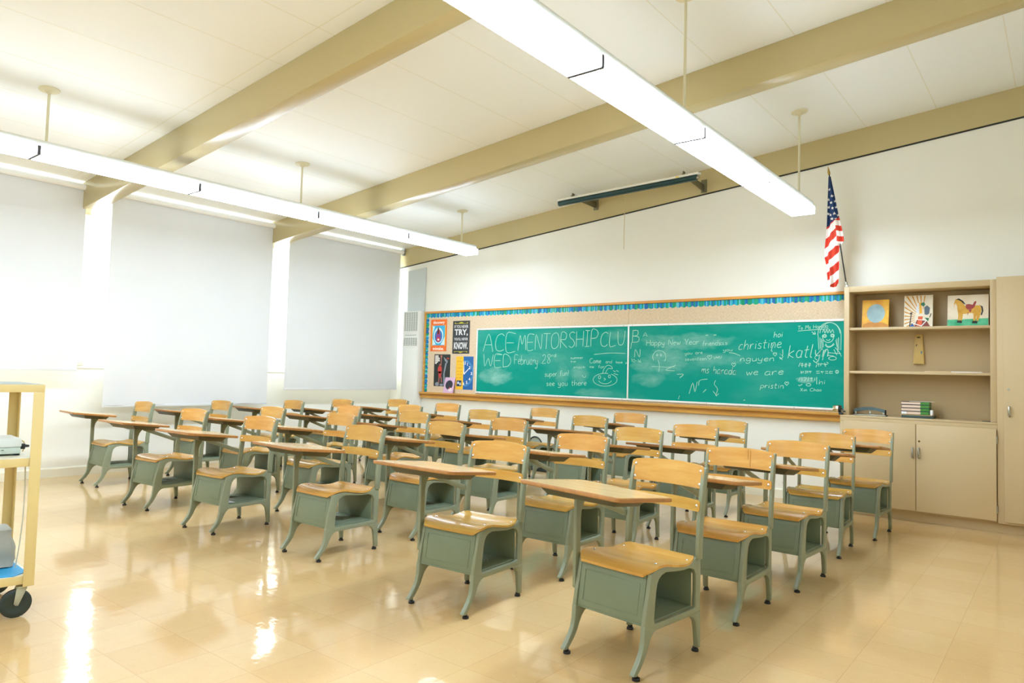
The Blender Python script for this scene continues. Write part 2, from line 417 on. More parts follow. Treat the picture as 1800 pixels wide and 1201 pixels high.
# ------------------------------------------------------------------ tablet-arm desks
def m_wood(name, light, dark, rough=.2, coat=.5, axis='x', scale=1.0):
    m = mat(name, light, rough, coat=coat); q = NT(m)
    oi = q.add('ShaderNodeObjectInfo')
    ml = q.add('ShaderNodeVectorMath'); ml.operation = 'MULTIPLY_ADD'
    cb = q.add('ShaderNodeCombineXYZ'); q.ln(oi.outputs['Random'], cb.inputs[0]); q.ln(oi.outputs['Random'], cb.inputs[2])
    sc_ = {'x': (1.6, 22, 22), 'z': (22, 22, 1.6)}[axis]
    q.ln(q.coord(), ml.inputs[0]); ml.inputs[1].default_value = tuple(v*scale for v in sc_)
    sc2 = q.add('ShaderNodeVectorMath'); sc2.operation = 'SCALE'; sc2.inputs['Scale'].default_value = 40; q.ln(cb.outputs[0], sc2.inputs[0]); q.ln(sc2.outputs[0], ml.inputs[2])
    f = q.noise(1.0, 6, ml.outputs[0], .62)
    c = q.ramp(f, [(.30, lin(dark)), (.5, lin(tuple((a+b)/2 for a, b in zip(light, dark)))), (.66, lin(light))])
    hs = q.add('ShaderNodeHueSaturation'); q.ln(c, hs.inputs['Color'])
    r = q.math('MULTIPLY_ADD', oi.outputs['Random'], .16, .92); q.ln(r, hs.inputs['Value'])
    r2 = q.math('MULTIPLY_ADD', oi.outputs['Random'], -.014, .507); q.ln(r2, hs.inputs['Hue'])
    q.ln(hs.outputs[0], q.b.inputs['Base Color'])
    return m
PLY = m_wood('varnished_birch_plywood', (216, 170, 88), (196, 142, 60), .27, .2)
TOP = m_wood('tablet_maple_top', (238, 204, 150), (226, 186, 126), .2, .3)
EDGE = mat('worn_plywood_edge', (176, 122, 62), .4, vary=.3, nscale=40)
GREY = mat('grey_green_desk_enamel', (138, 146, 122), .34, vary=.12, nscale=9)
GREYIN = mat('grey_green_box_enamel', (122, 136, 112), .4, vary=.12, nscale=9)
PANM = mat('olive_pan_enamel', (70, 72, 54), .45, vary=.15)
RIVET = mat('polished_steel_rivet', (230, 230, 226), .2, 1.0)
FOOTM = mat('black_glide_rubber', (26, 26, 26), .4); CHROME = mat('glide_steel', (170, 170, 165), .25, .9)
BOLT = mat('brown_old_bolt', (70, 56, 40), .5, .5)
LX = lambda P: [(-f, z) for f, z in P]     # (forward, height) -> (y, z)
TZ = lambda f: .706 + .11*f
def make_desk():
    t = thing('tablet_arm_desk', 'desk', 'desk')
    # storage box
    b = MB()
    b.prism(LX([(.146, .408), (.178, .212), (.176, .205), (.168, .212), (.136, .408)]), 'x', -.172, .172)            # front
    b.prism(LX([(-.205, .408), (-.207, .205), (-.199, .205), (-.197, .408)]), 'x', -.172, .172)                       # back
    b.box(-.172, .172, -.176, .206, .197, .206)                                                                       # bottom
    box = b.build('storage_box', GREYIN, t, bevel=.002)
    e = MB()                                                                                                          # pressed line on the front
    def fr(z): return .148 + (.408-z)*.1633
    for x0, x1, z0, z1 in ((-.145, .145, .362, .3635), (-.145, .145, .232, .2335), (-.146, -.1445, .232, .3635), (.1445, .146, .232, .3635)):
        e.loft([[(x0, -fr(z)+.002, z), (x1, -fr(z)+.002, z), (x1, -fr(z)-.0005, z), (x0, -fr(z)-.0005, z)] for z in (z0, z1)])
    e.build('pressed_rib', GREY, box)
    g = MB()                                                                                                          # pressed rings in the bottom
    for R in (.035, .055, .075, .095, .115):
        pts = [(R*math.cos(a*PI/16)*.9, .012+R*math.sin(a*PI/16), .2072) for a in range(33)]
        g.tube(pts, .0016, 5)
    g.build('pressed_rings', GREY, box, smooth=True)
    # side frames
    outer = [(.146, .408), (.16, .33), (.175, .27), (.187, .205), (.178, .172), (.10, .172), (0, .172), (-.10, .172), (-.20, .172), (-.246, .18), (-.248, .30), (-.246, .424), (-.209, .421), (-.155, .402), (-.10, .402), (-.048, .410), (.0, .420), (.047, .427), (.10, .422), (.13, .414)]
    inner = [(.098, .362), (.106, .33), (.113, .27), (.118, .215), (.112, .201), (.08, .2), (0, .2), (-.08, .2), (-.18, .2), (-.206, .205), (-.207, .29), (-.205, .345), (-.19, .372), (-.155, .383), (-.10, .383), (-.048, .388), (.0, .394), (.035, .398), (.066, .392), (.086, .380)]
    for s in (-1, 1):
        x0, x1 = s*.174, s*.194
        MB().ring_prism(LX(outer), LX(inner), 'x', min(x0, x1), max(x0, x1)).build('side_frame', GREY, t, bevel=.004)
        # front leg
        F = [(.187, .204), (.1885, .172), (.191, .142), (.200, .108), (.217, .078), (.238, .053), (.258, .031), (.262, .024)]
        Bk = [(.098, .174), (.122, .168), (.142, .150), (.158, .122), (.171, .094), (.192, .064), (.214, .040), (.236, .019)]
        lg = MB(); rings = []
        for (f0, z0), (f1, z1), k in zip(F, Bk, range(8)):
            hw = .0115
            rings.append([(s*.184-hw, -f0, z0), (s*.184+hw, -f0, z0), (s*.184+hw, -f1, z1), (s*.184-hw, -f1, z1)])
        lg.loft(rings); l = lg.build('leg', GREY, t, bevel=.003)
        ft = MB().cyl((s*.184, -.228, 0), (s*.184, -.228, .012), .017, .0155, 14); ft.cyl((s*.184, -.228, .012), (s*.184, -.228, .028), .008, n=10)
        ft.build('foot_glide', FOOTM, l, bevel=.0015)
        # rear leg
        F = [(-.156, .174), (-.184, .162), (-.206, .138), (-.215, .100), (-.221, .060), (-.226, .018)]
        Bk = [(-.247, .180), (-.247, .160), (-.2475, .135), (-.248, .100), (-.249, .060), (-.250, .018)]
        lg = MB(); rings = []
        for (f0, z0), (f1, z1) in zip(F, Bk): rings.append([(s*.184-.0115, -f0, z0), (s*.184+.0115, -f0, z0), (s*.184+.0115, -f1, z1), (s*.184-.0115, -f1, z1)])
        lg.loft(rings); l = lg.build('leg', GREY, t, bevel=.003)
        ft = MB().cyl((s*.178, .233, 0), (s*.178, .233, .011), .017, .0155, 14); ft.cyl((s*.178, .233, .011), (s*.178, .233, .02), .012, n=10)
        ft.build('foot_glide', FOOTM, l, bevel=.0015)
        # back post, leaning
        pts = [(-.229, .41), (-.230, .47), (-.236, .55), (-.246, .64), (-.258, .72), (-.272, .79), (-.279, .817)]
        rings = []
        for k, (f, z) in enumerate(pts):
            wd = .0185 if k < 5 else (.016 if k == 5 else .012)
            rings.append([(s*.193-.009, -f-wd, z), (s*.193+.009, -f-wd, z), (s*.193+.009, -f+wd, z), (s*.193-.009, -f+wd, z)])
        p = MB().loft(rings).build('back_post', GREY, t, bevel=.003)
        if s < 0:
            bb = MB()
            for z, f in ((.575, -.24), (.553, -.2375), (.50, -.232)): bb.dome((-.2021, -f, z), (-1, 0, 0), .0065, .004)
            bb.build('bolt', BOLT, p, smooth=True)
    # seat
    def prof(f):
        P = [(-.23, .431), (-.19, .422), (-.15, .413), (-.10, .411), (-.05, .417), (0, .427), (.045, .435), (.085, .4365), (.12, .432), (.148, .421), (.166, .407), (.178, .392)]
        for i in range(1, len(P)-2):
            if f <= P[i+1][0] or i == len(P)-3:
                (x0, a0), (x1, a1), (x2, a2), (x3, a3) = P[i-1], P[i], P[i+1], P[i+2]
                t = (f-x1)/(x2-x1); m1, m2 = (a2-a0)/(x2-x0)*(x2-x1), (a3-a1)/(x3-x1)*(x2-x1)
                return (2*t**3-3*t*t+1)*a1 + (t**3-2*t*t+t)*m1 + (-2*t**3+3*t*t)*a2 + (t**3-t*t)*m2
    def seat(u, v, dz=0):
        f = -.215 + .381*v; hw = .200
        if f > .11: hw = .200 - .042*((f-.11)/.062)**2
        if f < -.14: hw = .200 - .016*((-.14-f)/.075)
        if f < -.20: hw -= .006
        x = hw*(2*u-1)*1.0
        dish = (1-(x/.2)**2)
        z = prof(f) - .011*dish*math.exp(-((f-.0)/.13)**2)
        return (x, -f, z-dz)
    st = MB().grid(lambda u, v: seat(u, v), 28, 36, lambda u, v: seat(u, v, .011)).build('seat', PLY, t, smooth=True)
    for x, f in ((-.165, .07), (.165, .07), (-.172, -.165), (.172, -.165)):
        MB().dome((x, -f, prof(f)-.0015), (0, 0, 1), .0075, .003).build('rivet', RIVET, st, smooth=True)
    # curved backrest and slat
    def back(z0, z1, fb, lean, bow, arch, rc):
        def fn(u, v, dy=0):
            z = z0+(z1-z0)*v; hw = .1965
            e0 = min(z-z0, z1-z)
            if e0 < rc: hw -= rc - math.sqrt(max(0, rc*rc-(rc-e0)**2))
            x = hw*(2*u-1); k = 1-(x/.1965)**2
            return (x, -(fb - lean*(z-z0) - bow*k) + dy, z + arch*k*v)
        return fn
    fb = back(.722, .822, -.243, .16, .034, .011, .018)
    br = MB().grid(lambda u, v: fb(u, v), 26, 14, lambda u, v: fb(u, v, .010)).build('backrest', PLY, t, smooth=True)
    for u in (.045, .955):
        for v in (.17, .76):
            p = fb(u, v); MB().dome((p[0], p[1]+.0005, p[2]), (0, -1, .1), .0078, .0045).build('rivet', RIVET, br, smooth=True)
    fs = back(.622, .671, -.220, .12, .028, .003, .006)
    sl = MB().grid(lambda u, v: fs(u, v), 26, 6, lambda u, v: fs(u, v, .010)).build('back_slat', PLY, t, smooth=True)
    for u in (.045, .955):
        p = fs(u, .5); MB().dome((p[0], p[1]+.0005, p[2]), (0, -1, .1), .0078, .0045).build('rivet', RIVET, sl, smooth=True)
    # writing tablet
    poly = round_poly([(-.300, .434), (.298, .520), (.268, .112), (-.402, -.118)], [.022, .03, .022, .07])
    tb = MB(); tb.cur = 0
    def rg(off, inset, cx=-.03, cyy=.25):
        out = []
        for x, f in poly:
            d = Vector((x-cx, f-cyy)); L = d.length; d = d*(1-inset/L); xx, ff = cx+d.x, cyy+d.y
            out.append((xx, -ff, TZ(ff)+off))
        return out
    R = [rg(-.0185, .005), rg(-.0155, .0), rg(-.004, .0), rg(0, .004)]
    ids = [tb.verts(r) for r in R]; nn = len(poly)
    tb.cur = 1
    for a_, b_ in zip(ids, ids[1:]):
        for k in range(nn): tb.face((a_+k, a_+(k+1) % nn, b_+(k+1) % nn, b_+k))
    tb.face([ids[0]+k for k in range(nn)][::-1]); tb.cur = 0; tb.face([ids[-1]+k for k in range(nn)])
    tb.build('writing_tablet', [TOP, EDGE], t, smooth=True)
    # sheet-metal pan under the tablet
    top = [(-.238, .378), (.19, .385), (.178, .146), (-.255, -.005)]; bot = [(-.214, .345), (.152, .350), (.14, .166), (-.226, .04)]
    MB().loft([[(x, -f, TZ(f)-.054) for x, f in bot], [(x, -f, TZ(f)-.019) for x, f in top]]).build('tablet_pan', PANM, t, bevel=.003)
    # outer post carrying the tablet, with curved gusset
    po = [(.168, .262), (.168, TZ(.168)-.0545), (.03, TZ(.03)-.0545)] + [(.042, TZ(.042)-.059)] + \
         [(.135-.075*(1-math.sin(a)), .664-.095*(1-math.cos(a))) for a in [i*PI/2/6 for i in range(1, 7)]] + [(.135, .48), (.135, .262), (.142, .254), (.161, .254)]
    P = MB().prism(LX(po), 'x', -.212, -.195).build('tablet_post', GREY, t, bevel=.003)
    MB().dome((-.2121, -.152, .476), (-1, 0, 0), .008, .005).build('bolt', BOLT, P, smooth=True)
    # diagonal brace
    d = MB(); rings = []
    for f, z in ((.085, .661), (.045, .645), (-.20, .553), (-.232, .546)):
        h = .017
        rings.append([(-.211, -f, z-h), (-.200, -f, z-h), (-.200, -f, z+h*.9), (-.211, -f, z+h*.9)])
    d.loft(rings).build('brace', GREY, t, bevel=.003)
    return t
POSES = {'A1': (-1.538, 2.852, -0.1211, 0.012), 'A2': (-1.495, 3.743, -0.0168, -0.010), 'A3': (-1.423, 4.542, -0.0622, -0.006), 'A4': (-1.466, 5.547, 0.0479, -0.005), 'A5': (-1.376, 6.372, -0.0493, -0.002), 'B1': (-2.567, 2.889, 0.0531, 0.005), 'B2': (-2.571, 3.764, 0.0085, 0.025), 'B3': (-2.629, 4.686, 0.0662, 0.003), 'B4': (-2.519, 5.478, 0.0191, -0.050), 'B5': (-2.607, 6.405, 0.0228, -0.004), 'C1': (-3.932, 3.030, 0.0038, -0.016), 'C2': (-3.921, 3.846, -0.0210, -0.004), 'C3': (-3.903, 4.641, 0.0186, -0.018), 'C4': (-3.754, 5.748, 0.0157, -0.018), 'C5': (-3.805, 6.656, -0.0017, 0.003), 'D1': (-5.089, 2.938, 0.0718, -0.003), 'D2': (-5.136, 3.758, -0.0233, -0.003), 'D3': (-5.057, 4.601, 0.0715, -0.001), 'D4': (-4.984, 5.568, 0.0636, -0.001), 'D5': (-4.923, 6.598, 0.0091, -0.009), 'E1': (-6.266, 2.999, 0.0705, -0.007), 'E2': (-6.312, 3.830, 0.0150, -0.004), 'E3': (-6.255, 4.739, -0.0109, 0.002), 'E4': (-6.130, 5.537, -0.0184, -0.011), 'E5': (-6.253, 6.336, 0.0603, -0.015), 'F1': (-7.711, 3.188, -0.0062, -0.010), 'F2': (-7.689, 4.051, 0.0241, -0.006), 'F3': (-7.556, 4.920, -0.0219, 0.013), 'F4': (-7.603, 5.714, 0.0359, -0.016), 'F5': (-7.399, 6.513, 0.0150, -0.006)}
ROWN = {1: 'in the row nearest the viewer', 2: 'in the second row back', 3: 'in the middle row', 4: 'in the fourth row back', 5: 'in the row nearest the chalkboards'}
COLN = {'A': 'rightmost', 'B': 'second from right', 'C': 'third from right', 'D': 'third from the windows', 'E': 'second from the windows', 'F': 'closest to the windows'}
EXTRA = {'A2': 'grey metal desk with brown drips on its wooden backrest, rightmost in the second row back',
         'A1': 'grey desk standing nearest the viewer, largest in view, rightmost in the front row',
         'D1': 'grey metal desk with a white sheet in its box, in the row nearest the viewer',
         'F1': 'grey desk at the far left, its tablet sticking out before the bare wall',
         'A5': 'grey desk standing in front of the tan cabinet doors, rightmost in the last row'}
proto = make_desk(); first = True
for k in sorted(POSES):
    x, y, th, dz = POSES[k]
    o = proto if first else copy_tree(proto); first = False
    o.location = (x, y, 0); o.rotation_euler = (0, 0, th)
    for ch in o.children:          # the tablets are set at slightly different heights
        if ch.name.split('.')[0] in ('writing_tablet', 'tablet_pan', 'tablet_post', 'brace'): ch.location.z = dz
    o['label'] = EXTRA.get(k, 'grey desk with wooden tablet, %s %s' % (COLN[k[0]], ROWN[int(k[1])]))
    o['group'] = 'tablet-arm desks in rows'; o['category'] = 'desk'
    if k == 'A2':
        x_ = MB()
        for u, v0, v1 in ((.60, .45, .97), (.635, .05, .9)):
            fb_ = lambda v, u=u: (.1965*(2*u-1)-.003*v+.004, .243+.16*.1*v+.034*(1-(2*u-1)**2)-.0011, .722+.1*v+.011*(1-(2*u-1)**2)*v)
            x_.tube([fb_(v0+(v1-v0)*i/6) for i in range(7)], [.0016, .0014, .0018, .0012, .0016, .001, .0008], 5)
        x_.build('drip_stain', mat('brown_drip_varnish', (176, 112, 44), .3), [c for c in o.children if c.name.startswith('backrest')][0], smooth=True)
    if k == 'D1':
        pw = MB(); c_, s_ = math.cos(th), math.sin(th)
        L = [(-.02, .13), (.125, .165), (.17, .05), (.03, .03)]
        def W(p, z): return (x + c_*p[0] + s_*p[1], y + s_*p[0] - c_*p[1], z)
        pw.loft([[W(p, .2095) for p in L], [W(p, .2105) for p in L]])
        tag(pw.build('paper_sheet', mat('white_paper', (244, 244, 246), .6)), 'loose white paper sheet lying in the box of a front-row desk', 'paper')

# ------------------------------------------------------------------ bulletin board, chalkboards, posters
OAK = m_wood('golden_oak_trim', (226, 168, 78), (200, 136, 50), .35, .2)
def m_cork():
    m = mat('burlap_board', (222, 200, 168), .85); q = NT(m)
    a = q.noise(1, 3, q.coord(scale=(300, 1, 40))); b = q.noise(1, 3, q.coord(scale=(40, 1, 300)))
    f = q.math('MULTIPLY', q.math('ADD', a, b), .5)
    q.ln(q.ramp(f, [(.38, lin((204, 178, 142))), (.62, lin((234, 215, 186)))]), q.b.inputs['Base Color']); return m
CORK = m_cork()
bb = thing('bulletin_board', 'long beige pin board with oak frame and oak chalk rail around the chalkboards', 'bulletin board', (-4.74, 7.6, .92)); xf = Matrix.Translation(-Vector(bb.location))
X0, X1 = -7.748, -1.715
MB().box(X0+.03, X1, 7.598, 7.6135, .92, 2.1155).build('pin_panel', CORK, bb, xf=xf)
MB().box(X0, X0+.032, 7.577, 7.6135, .92, 2.148).build('frame_side', OAK, bb, bevel=.005, xf=xf)
MB().box(X0+.0321, X1, 7.577, 7.6135, 2.116, 2.148).build('frame_top', OAK, bb, bevel=.005, xf=xf)
r = MB().prism([(-7.53, .925), (-7.53, .905), (-7.545, .893), (-7.575, .888), (-7.575, .868), (-7.560, .866), (-7.560, .838), (-7.6135, .832), (-7.6135, .925)][::-1], 'x', -X0+.02 if False else X0-.02, X1)
for i, v in enumerate(r.v): r.v[i] = (v[0], -v[1], v[2])
r.build('chalk_rail', OAK, bb, xf=xf)
MB().box(-4.226, -4.221, 7.5975, 7.599, 1.872, 2.116).build('panel_seam', mat('seam_brown', (180, 150, 112), .8), bb, xf=xf)

def m_chalk():
    m = mat('green_chalkboard', (0, 142, 112),   .65, spec=.15); q = NT(m)
    gc = q.add('ShaderNodeNewGeometry'); pos = gc.outputs['Position']
    sp = q.add('ShaderNodeSeparateXYZ'); q.ln(pos, sp.inputs[0])
    S = [(-6.32,1.192,.265,.118,.75),(-5.544,1.456,.405,.077,.25),(-5.18,1.211,.102,.162,.32),(-4.906,1.256,.129,.12,.4),(-4.72,1.019,.26,.055,.4),(-3.494,1.654,.521,.098,.55),
         (-3.72,1.442,.3,.143,.5),(-3.86,1.353,.304,.08,.5),(-3.936,1.208,.191,.09,.4),(-2.131,1.244,.094,.034,.8),(-4.379,1.752,.14,.07,.25),(-3.1,1.45,.35,.08,.35)]
    mp0 = q.add('ShaderNodeMapping'); q.ln(pos, mp0.inputs[0]); mp0.inputs['Scale'].default_value = (5, 1, 11)
    wob = q.math('MULTIPLY', q.math('SUBTRACT', q.noise(1.0, 4, mp0.outputs[0], .6), .5), 2.6)
    tot = None
    for cx, cz, rx, rz, a in S:
        dx = q.math('DIVIDE', q.math('SUBTRACT', sp.outputs[0], cx), rx); dz = q.math('DIVIDE', q.math('SUBTRACT', sp.outputs[2], cz), rz)
        d = q.math('ADD', q.math('MULTIPLY', dx, dx), q.math('MULTIPLY', dz, dz))
        v = q.math('MULTIPLY', q.math('MAXIMUM', q.math('SUBTRACT', 1.25, q.math('ADD', d, wob)), 0.0), a)
        tot = v if tot is None else q.math('MAXIMUM', tot, v)
    mp = q.add('ShaderNodeMapping'); q.ln(pos, mp.inputs[0]); mp.inputs['Scale'].default_value = (9, 1, 22)
    n1 = q.noise(1.0, 5, mp.outputs[0], .65)
    mp2 = q.add('ShaderNodeMapping'); q.ln(pos, mp2.inputs[0]); mp2.inputs['Scale'].default_value = (1.2, 1, 3)
    n2 = q.noise(1.0, 4, mp2.outputs[0])
    f = q.math('MULTIPLY', q.math('MINIMUM', tot, 1.0), q.math('MULTIPLY', n1, .85))
    f = q.math('ADD', f, q.math('MULTIPLY', q.math('MAXIMUM', q.math('SUBTRACT', n2, .45), 0.0), .35))
    q.ln(q.mix(f, lin((0, 150, 132)), lin((180, 226, 212))), q.b.inputs['Base Color']); return m
CHB = m_chalk(); ALU = mat('white_aluminium_trim', (236, 238, 236), .35, .1); CHALK = mat('white_chalk', (184, 226, 208), .9)
SCREW = mat('screw_grey', (120, 122, 120), .4, .6)
ZB0, ZT0 = .945, 1.868
def chalkboard(x0, x1, lab, right_trim):
    t = thing('chalkboard', lab, 'chalkboard', ((x0+x1)/2, 7.59, ZB0)); xf = Matrix.Translation(-Vector(t.location))
    MB().box(x0, x1, 7.588, 7.5979, ZB0, ZT0).build('writing_surface', CHB, t, xf=xf)
    tr = MB(); T = .022
    tr.box(x0, x1, 7.580, 7.5879, ZB0, ZB0+T).box(x0, x1, 7.580, 7.5879, ZT0-T, ZT0).box(x0, x0+T*.9, 7.580, 7.5879, ZB0+T, ZT0-T)
    if right_trim: tr.box(x1-.006, x1, 7.580, 7.5879, ZB0+T, ZT0-T)
    f = tr.build('metal_trim', ALU, t, bevel=.002, xf=xf)
    s = MB(); nn = 6
    for i in range(nn):
        x = x0+.06+(x1-x0-.12)*i/(nn-1)
        for z in (ZB0+T/2, ZT0-T/2): s.dome((x, 7.58, z), (0, -1, 0), .004, .0015, 8)
    s.build('screws', SCREW, f, xf=xf)
    return t, xf
# chalk strokes: single-line letters
G = {
'A':(.7,[[(0,0),(.35,1),(.7,0)],[(.14,.38),(.58,.38)]]),'B':(.6,[[(0,0),(0,1)],[(0,1),(.45,.95),(.45,.6),(0,.52)],[(0,.52),(.58,.42),(.55,.06),(0,0)]]),
'C':(.65,[[(.62,.9),(.4,1),(.12,.85),(0,.45),(.12,.08),(.4,0),(.62,.12)]]),'D':(.65,[[(0,0),(0,1),(.4,.92),(.62,.5),(.45,.1),(0,0)]]),
'E':(.6,[[(.6,1),(0,1),(0,0),(.6,0)],[(0,.5),(.5,.5)]]),'F':(.55,[[(.55,1),(0,1),(0,0)],[(0,.5),(.45,.5)]]),
'H':(.6,[[(0,0),(0,1)],[(.6,0),(.6,1)],[(0,.5),(.6,.5)]]),'I':(.4,[[(0,1),(.4,1)],[(.2,1),(.2,0)],[(0,0),(.4,0)]]),'L':(.5,[[(0,1),(0,0),(.5,0)]]),
'M':(.8,[[(0,0),(.15,1),(.4,.4),(.65,1),(.8,0)]]),'N':(.6,[[(0,0),(.05,1),(.55,0),(.6,1)]]),'O':(.75,[[(.37,1),(.08,.85),(0,.45),(.12,.08),(.4,0),(.68,.15),(.75,.55),(.62,.9),(.37,1)]]),
'P':(.55,[[(0,0),(0,1),(.45,.95),(.55,.72),(.4,.5),(0,.48)]]),'R':(.6,[[(0,0),(0,1),(.45,.95),(.5,.7),(.35,.52),(0,.5),(.6,0)]]),
'S':(.5,[[(.5,.9),(.25,1),(.02,.85),(.1,.6),(.4,.42),(.48,.18),(.25,0),(0,.1)]]),'T':(.6,[[(0,1),(.65,1)],[(.32,1),(.3,0)]]),'U':(.6,[[(0,1),(.05,.2),(.28,0),(.52,.2),(.6,1)]]),
'W':(.85,[[(0,1),(.15,.05),(.42,.7),(.65,.05),(.85,1)]]),'X':(.55,[[(0,1),(.55,0)],[(.5,1),(0,0)]]),'Y':(.55,[[(0,1),(.28,.5),(.55,1)],[(.28,.5),(.28,0)]]),
'a':(.42,[[(.38,.5),(.15,.58),(0,.3),(.12,.02),(.36,.12),(.4,.55),(.38,.1),(.46,0)]]),'b':(.4,[[(0,1),(0,0),(.3,.02),(.4,.3),(.25,.55),(0,.42)]]),
'c':(.36,[[(.36,.5),(.15,.56),(0,.3),(.1,.02),(.36,.06)]]),'d':(.42,[[(.36,.48),(.12,.56),(0,.28),(.12,.02),(.36,.14),(.42,1),(.4,0)]]),
'e':(.36,[[(.02,.3),(.34,.34),(.28,.55),(.08,.5),(0,.24),(.14,.01),(.38,.08)]]),'f':(.34,[[(.34,.94),(.18,1),(.12,.8),(.12,0)],[(0,.55),(.3,.56)]]),
'g':(.4,[[(.36,.5),(.12,.55),(0,.3),(.14,.05),(.36,.2),(.38,.52),(.36,-.25),(.15,-.4),(0,-.25)]]),'h':(.4,[[(0,1),(0,0),(.04,.36),(.22,.56),(.36,.42),(.38,0)]]),
'i':(.12,[[(.05,.55),(.07,0)],[(.06,.76),(.08,.8)]]),'k':(.4,[[(0,1),(0,0)],[(.36,.58),(.02,.26),(.4,0)]]),'l':(.16,[[(.04,1),(.04,.08),(.16,0)]]),
'm':(.58,[[(0,.55),(0,0),(.05,.4),(.2,.56),(.28,.38),(.28,0),(.32,.4),(.46,.56),(.56,.38),(.58,0)]]),'n':(.38,[[(0,.55),(0,0),(.05,.4),(.22,.56),(.34,.4),(.38,0)]]),
'o':(.38,[[(.2,.56),(.02,.4),(.04,.1),(.2,0),(.36,.14),(.36,.42),(.2,.56)]]),'p':(.4,[[(0,.55),(0,-.4)],[(0,.42),(.22,.56),(.4,.3),(.24,.02),(0,.1)]]),
'r':(.3,[[(0,.55),(.02,0),(.05,.36),(.18,.54),(.3,.5)]]),'s':(.3,[[(.3,.5),(.1,.56),(.04,.4),(.26,.22),(.22,.02),(0,.05)]]),'t':(.32,[[(.14,.9),(.12,.1),(.28,.02)],[(0,.58),(.32,.6)]]),
'u':(.4,[[(0,.55),(.03,.1),(.18,0),(.36,.14),(.38,.55),(.4,0)]]),'v':(.36,[[(0,.55),(.18,0),(.36,.55)]]),'w':(.55,[[(0,.55),(.13,.02),(.27,.42),(.41,.02),(.55,.55)]]),
'x':(.34,[[(0,.55),(.34,0)],[(.32,.56),(0,0)]]),'y':(.4,[[(0,.55),(.05,.2),(.2,.08),(.36,.2),(.38,.55)],[(.38,.55),(.34,-.25),(.12,-.4),(0,-.25)]]),
'0':(.5,[[(.25,1),(0,.6),(.1,0),(.4,.05),(.5,.6),(.25,1)]]),'1':(.2,[[(0,.8),(.15,1),(.15,0)]]),'2':(.5,[[(.02,.8),(.2,1),(.42,.85),(.35,.5),(0,0),(.5,.02)]]),
'6':(.45,[[(.4,1),(.1,.6),(0,.25),(.2,0),(.42,.2),(.3,.45),(.04,.3)]]),'8':(.48,[[(.42,.85),(.2,1),(.05,.8),(.4,.3),(.25,0),(.02,.2),(.42,.85)]]),
'-':(.35,[[(0,.45),(.35,.45)]]),'!':(.1,[[(.05,1),(.05,.3)],[(.05,.06),(.05,0)]]),' ':(.35,[]),'&':(.5,[[(.5,0),(.05,.8),(.2,1),(.35,.8),(0,.2),(.2,0),(.5,.4)]])}
TX=[
('ACE',-6.545,1.540,-5.976,1.540,0.246),
('MENTORSHIP',-5.923,1.553,-4.654,1.610,0.203),
('CLU',-4.612,1.602,-4.268,1.620,0.173),
('WED',-6.537,1.324,-6.038,1.319,0.175),
('February',-5.974,1.371,-5.578,1.359,0.118),
('28',-5.507,1.379,-5.367,1.385,0.118),
('rd',-5.354,1.467,-5.285,1.467,0.045),
('summer',-5.052,1.441,-4.864,1.446,0.035),
('to',-5.051,1.398,-4.975,1.402,0.023),
('Come',-4.761,1.392,-4.599,1.393,0.059),
('and',-4.527,1.394,-4.440,1.395,0.040),
('have',-4.379,1.393,-4.293,1.394,0.030),
('a',-4.250,1.390,-4.228,1.390,0.027),
('snack',-5.005,1.323,-4.829,1.328,0.031),
('me',-4.760,1.333,-4.701,1.333,0.028),
('for',-4.633,1.328,-4.547,1.333,0.037),
('super fun!',-5.456,1.205,-5.078,1.229,0.068),
('see you there',-5.426,1.084,-4.806,1.110,0.068),
('B',-4.162,1.649,-4.075,1.651,0.146),
('N',-4.127,1.469,-4.056,1.473,0.092),
('10-16',-4.169,1.414,-4.038,1.407,0.034),
('A',-4.015,1.719,-3.961,1.720,0.046),
('Happy New Year',-3.969,1.611,-3.312,1.622,0.064),
('friends',-3.263,1.604,-3.058,1.612,0.052),
('as',-3.059,1.615,-2.974,1.617,0.036),
('you are',-3.476,1.503,-3.265,1.513,0.035),
('seventeen',-3.473,1.432,-3.216,1.441,0.041),
('UWU',-3.127,1.459,-3.042,1.465,0.025),
('you',-3.021,1.541,-2.919,1.544,0.037),
('x x',-3.229,1.716,-3.104,1.717,0.026),
('ms harada',-3.274,1.297,-2.879,1.283,0.084),
('christine',-2.850,1.558,-2.395,1.581,0.104),
('nguyen',-2.827,1.433,-2.466,1.439,0.058),
('hoi',-2.468,1.689,-2.382,1.695,0.060),
('katlyn',-2.318,1.471,-1.928,1.487,0.133),
('we',-2.760,1.280,-2.639,1.289,0.071),
('are',-2.564,1.284,-2.369,1.299,0.070),
('pristin',-2.606,1.147,-2.365,1.150,0.057),
('To Ms Harada',-2.222,1.766,-1.927,1.783,0.039),
('Xin Chao',-2.192,1.127,-1.987,1.134,0.031),
('hi',-2.006,1.205,-1.951,1.210,0.044),
]
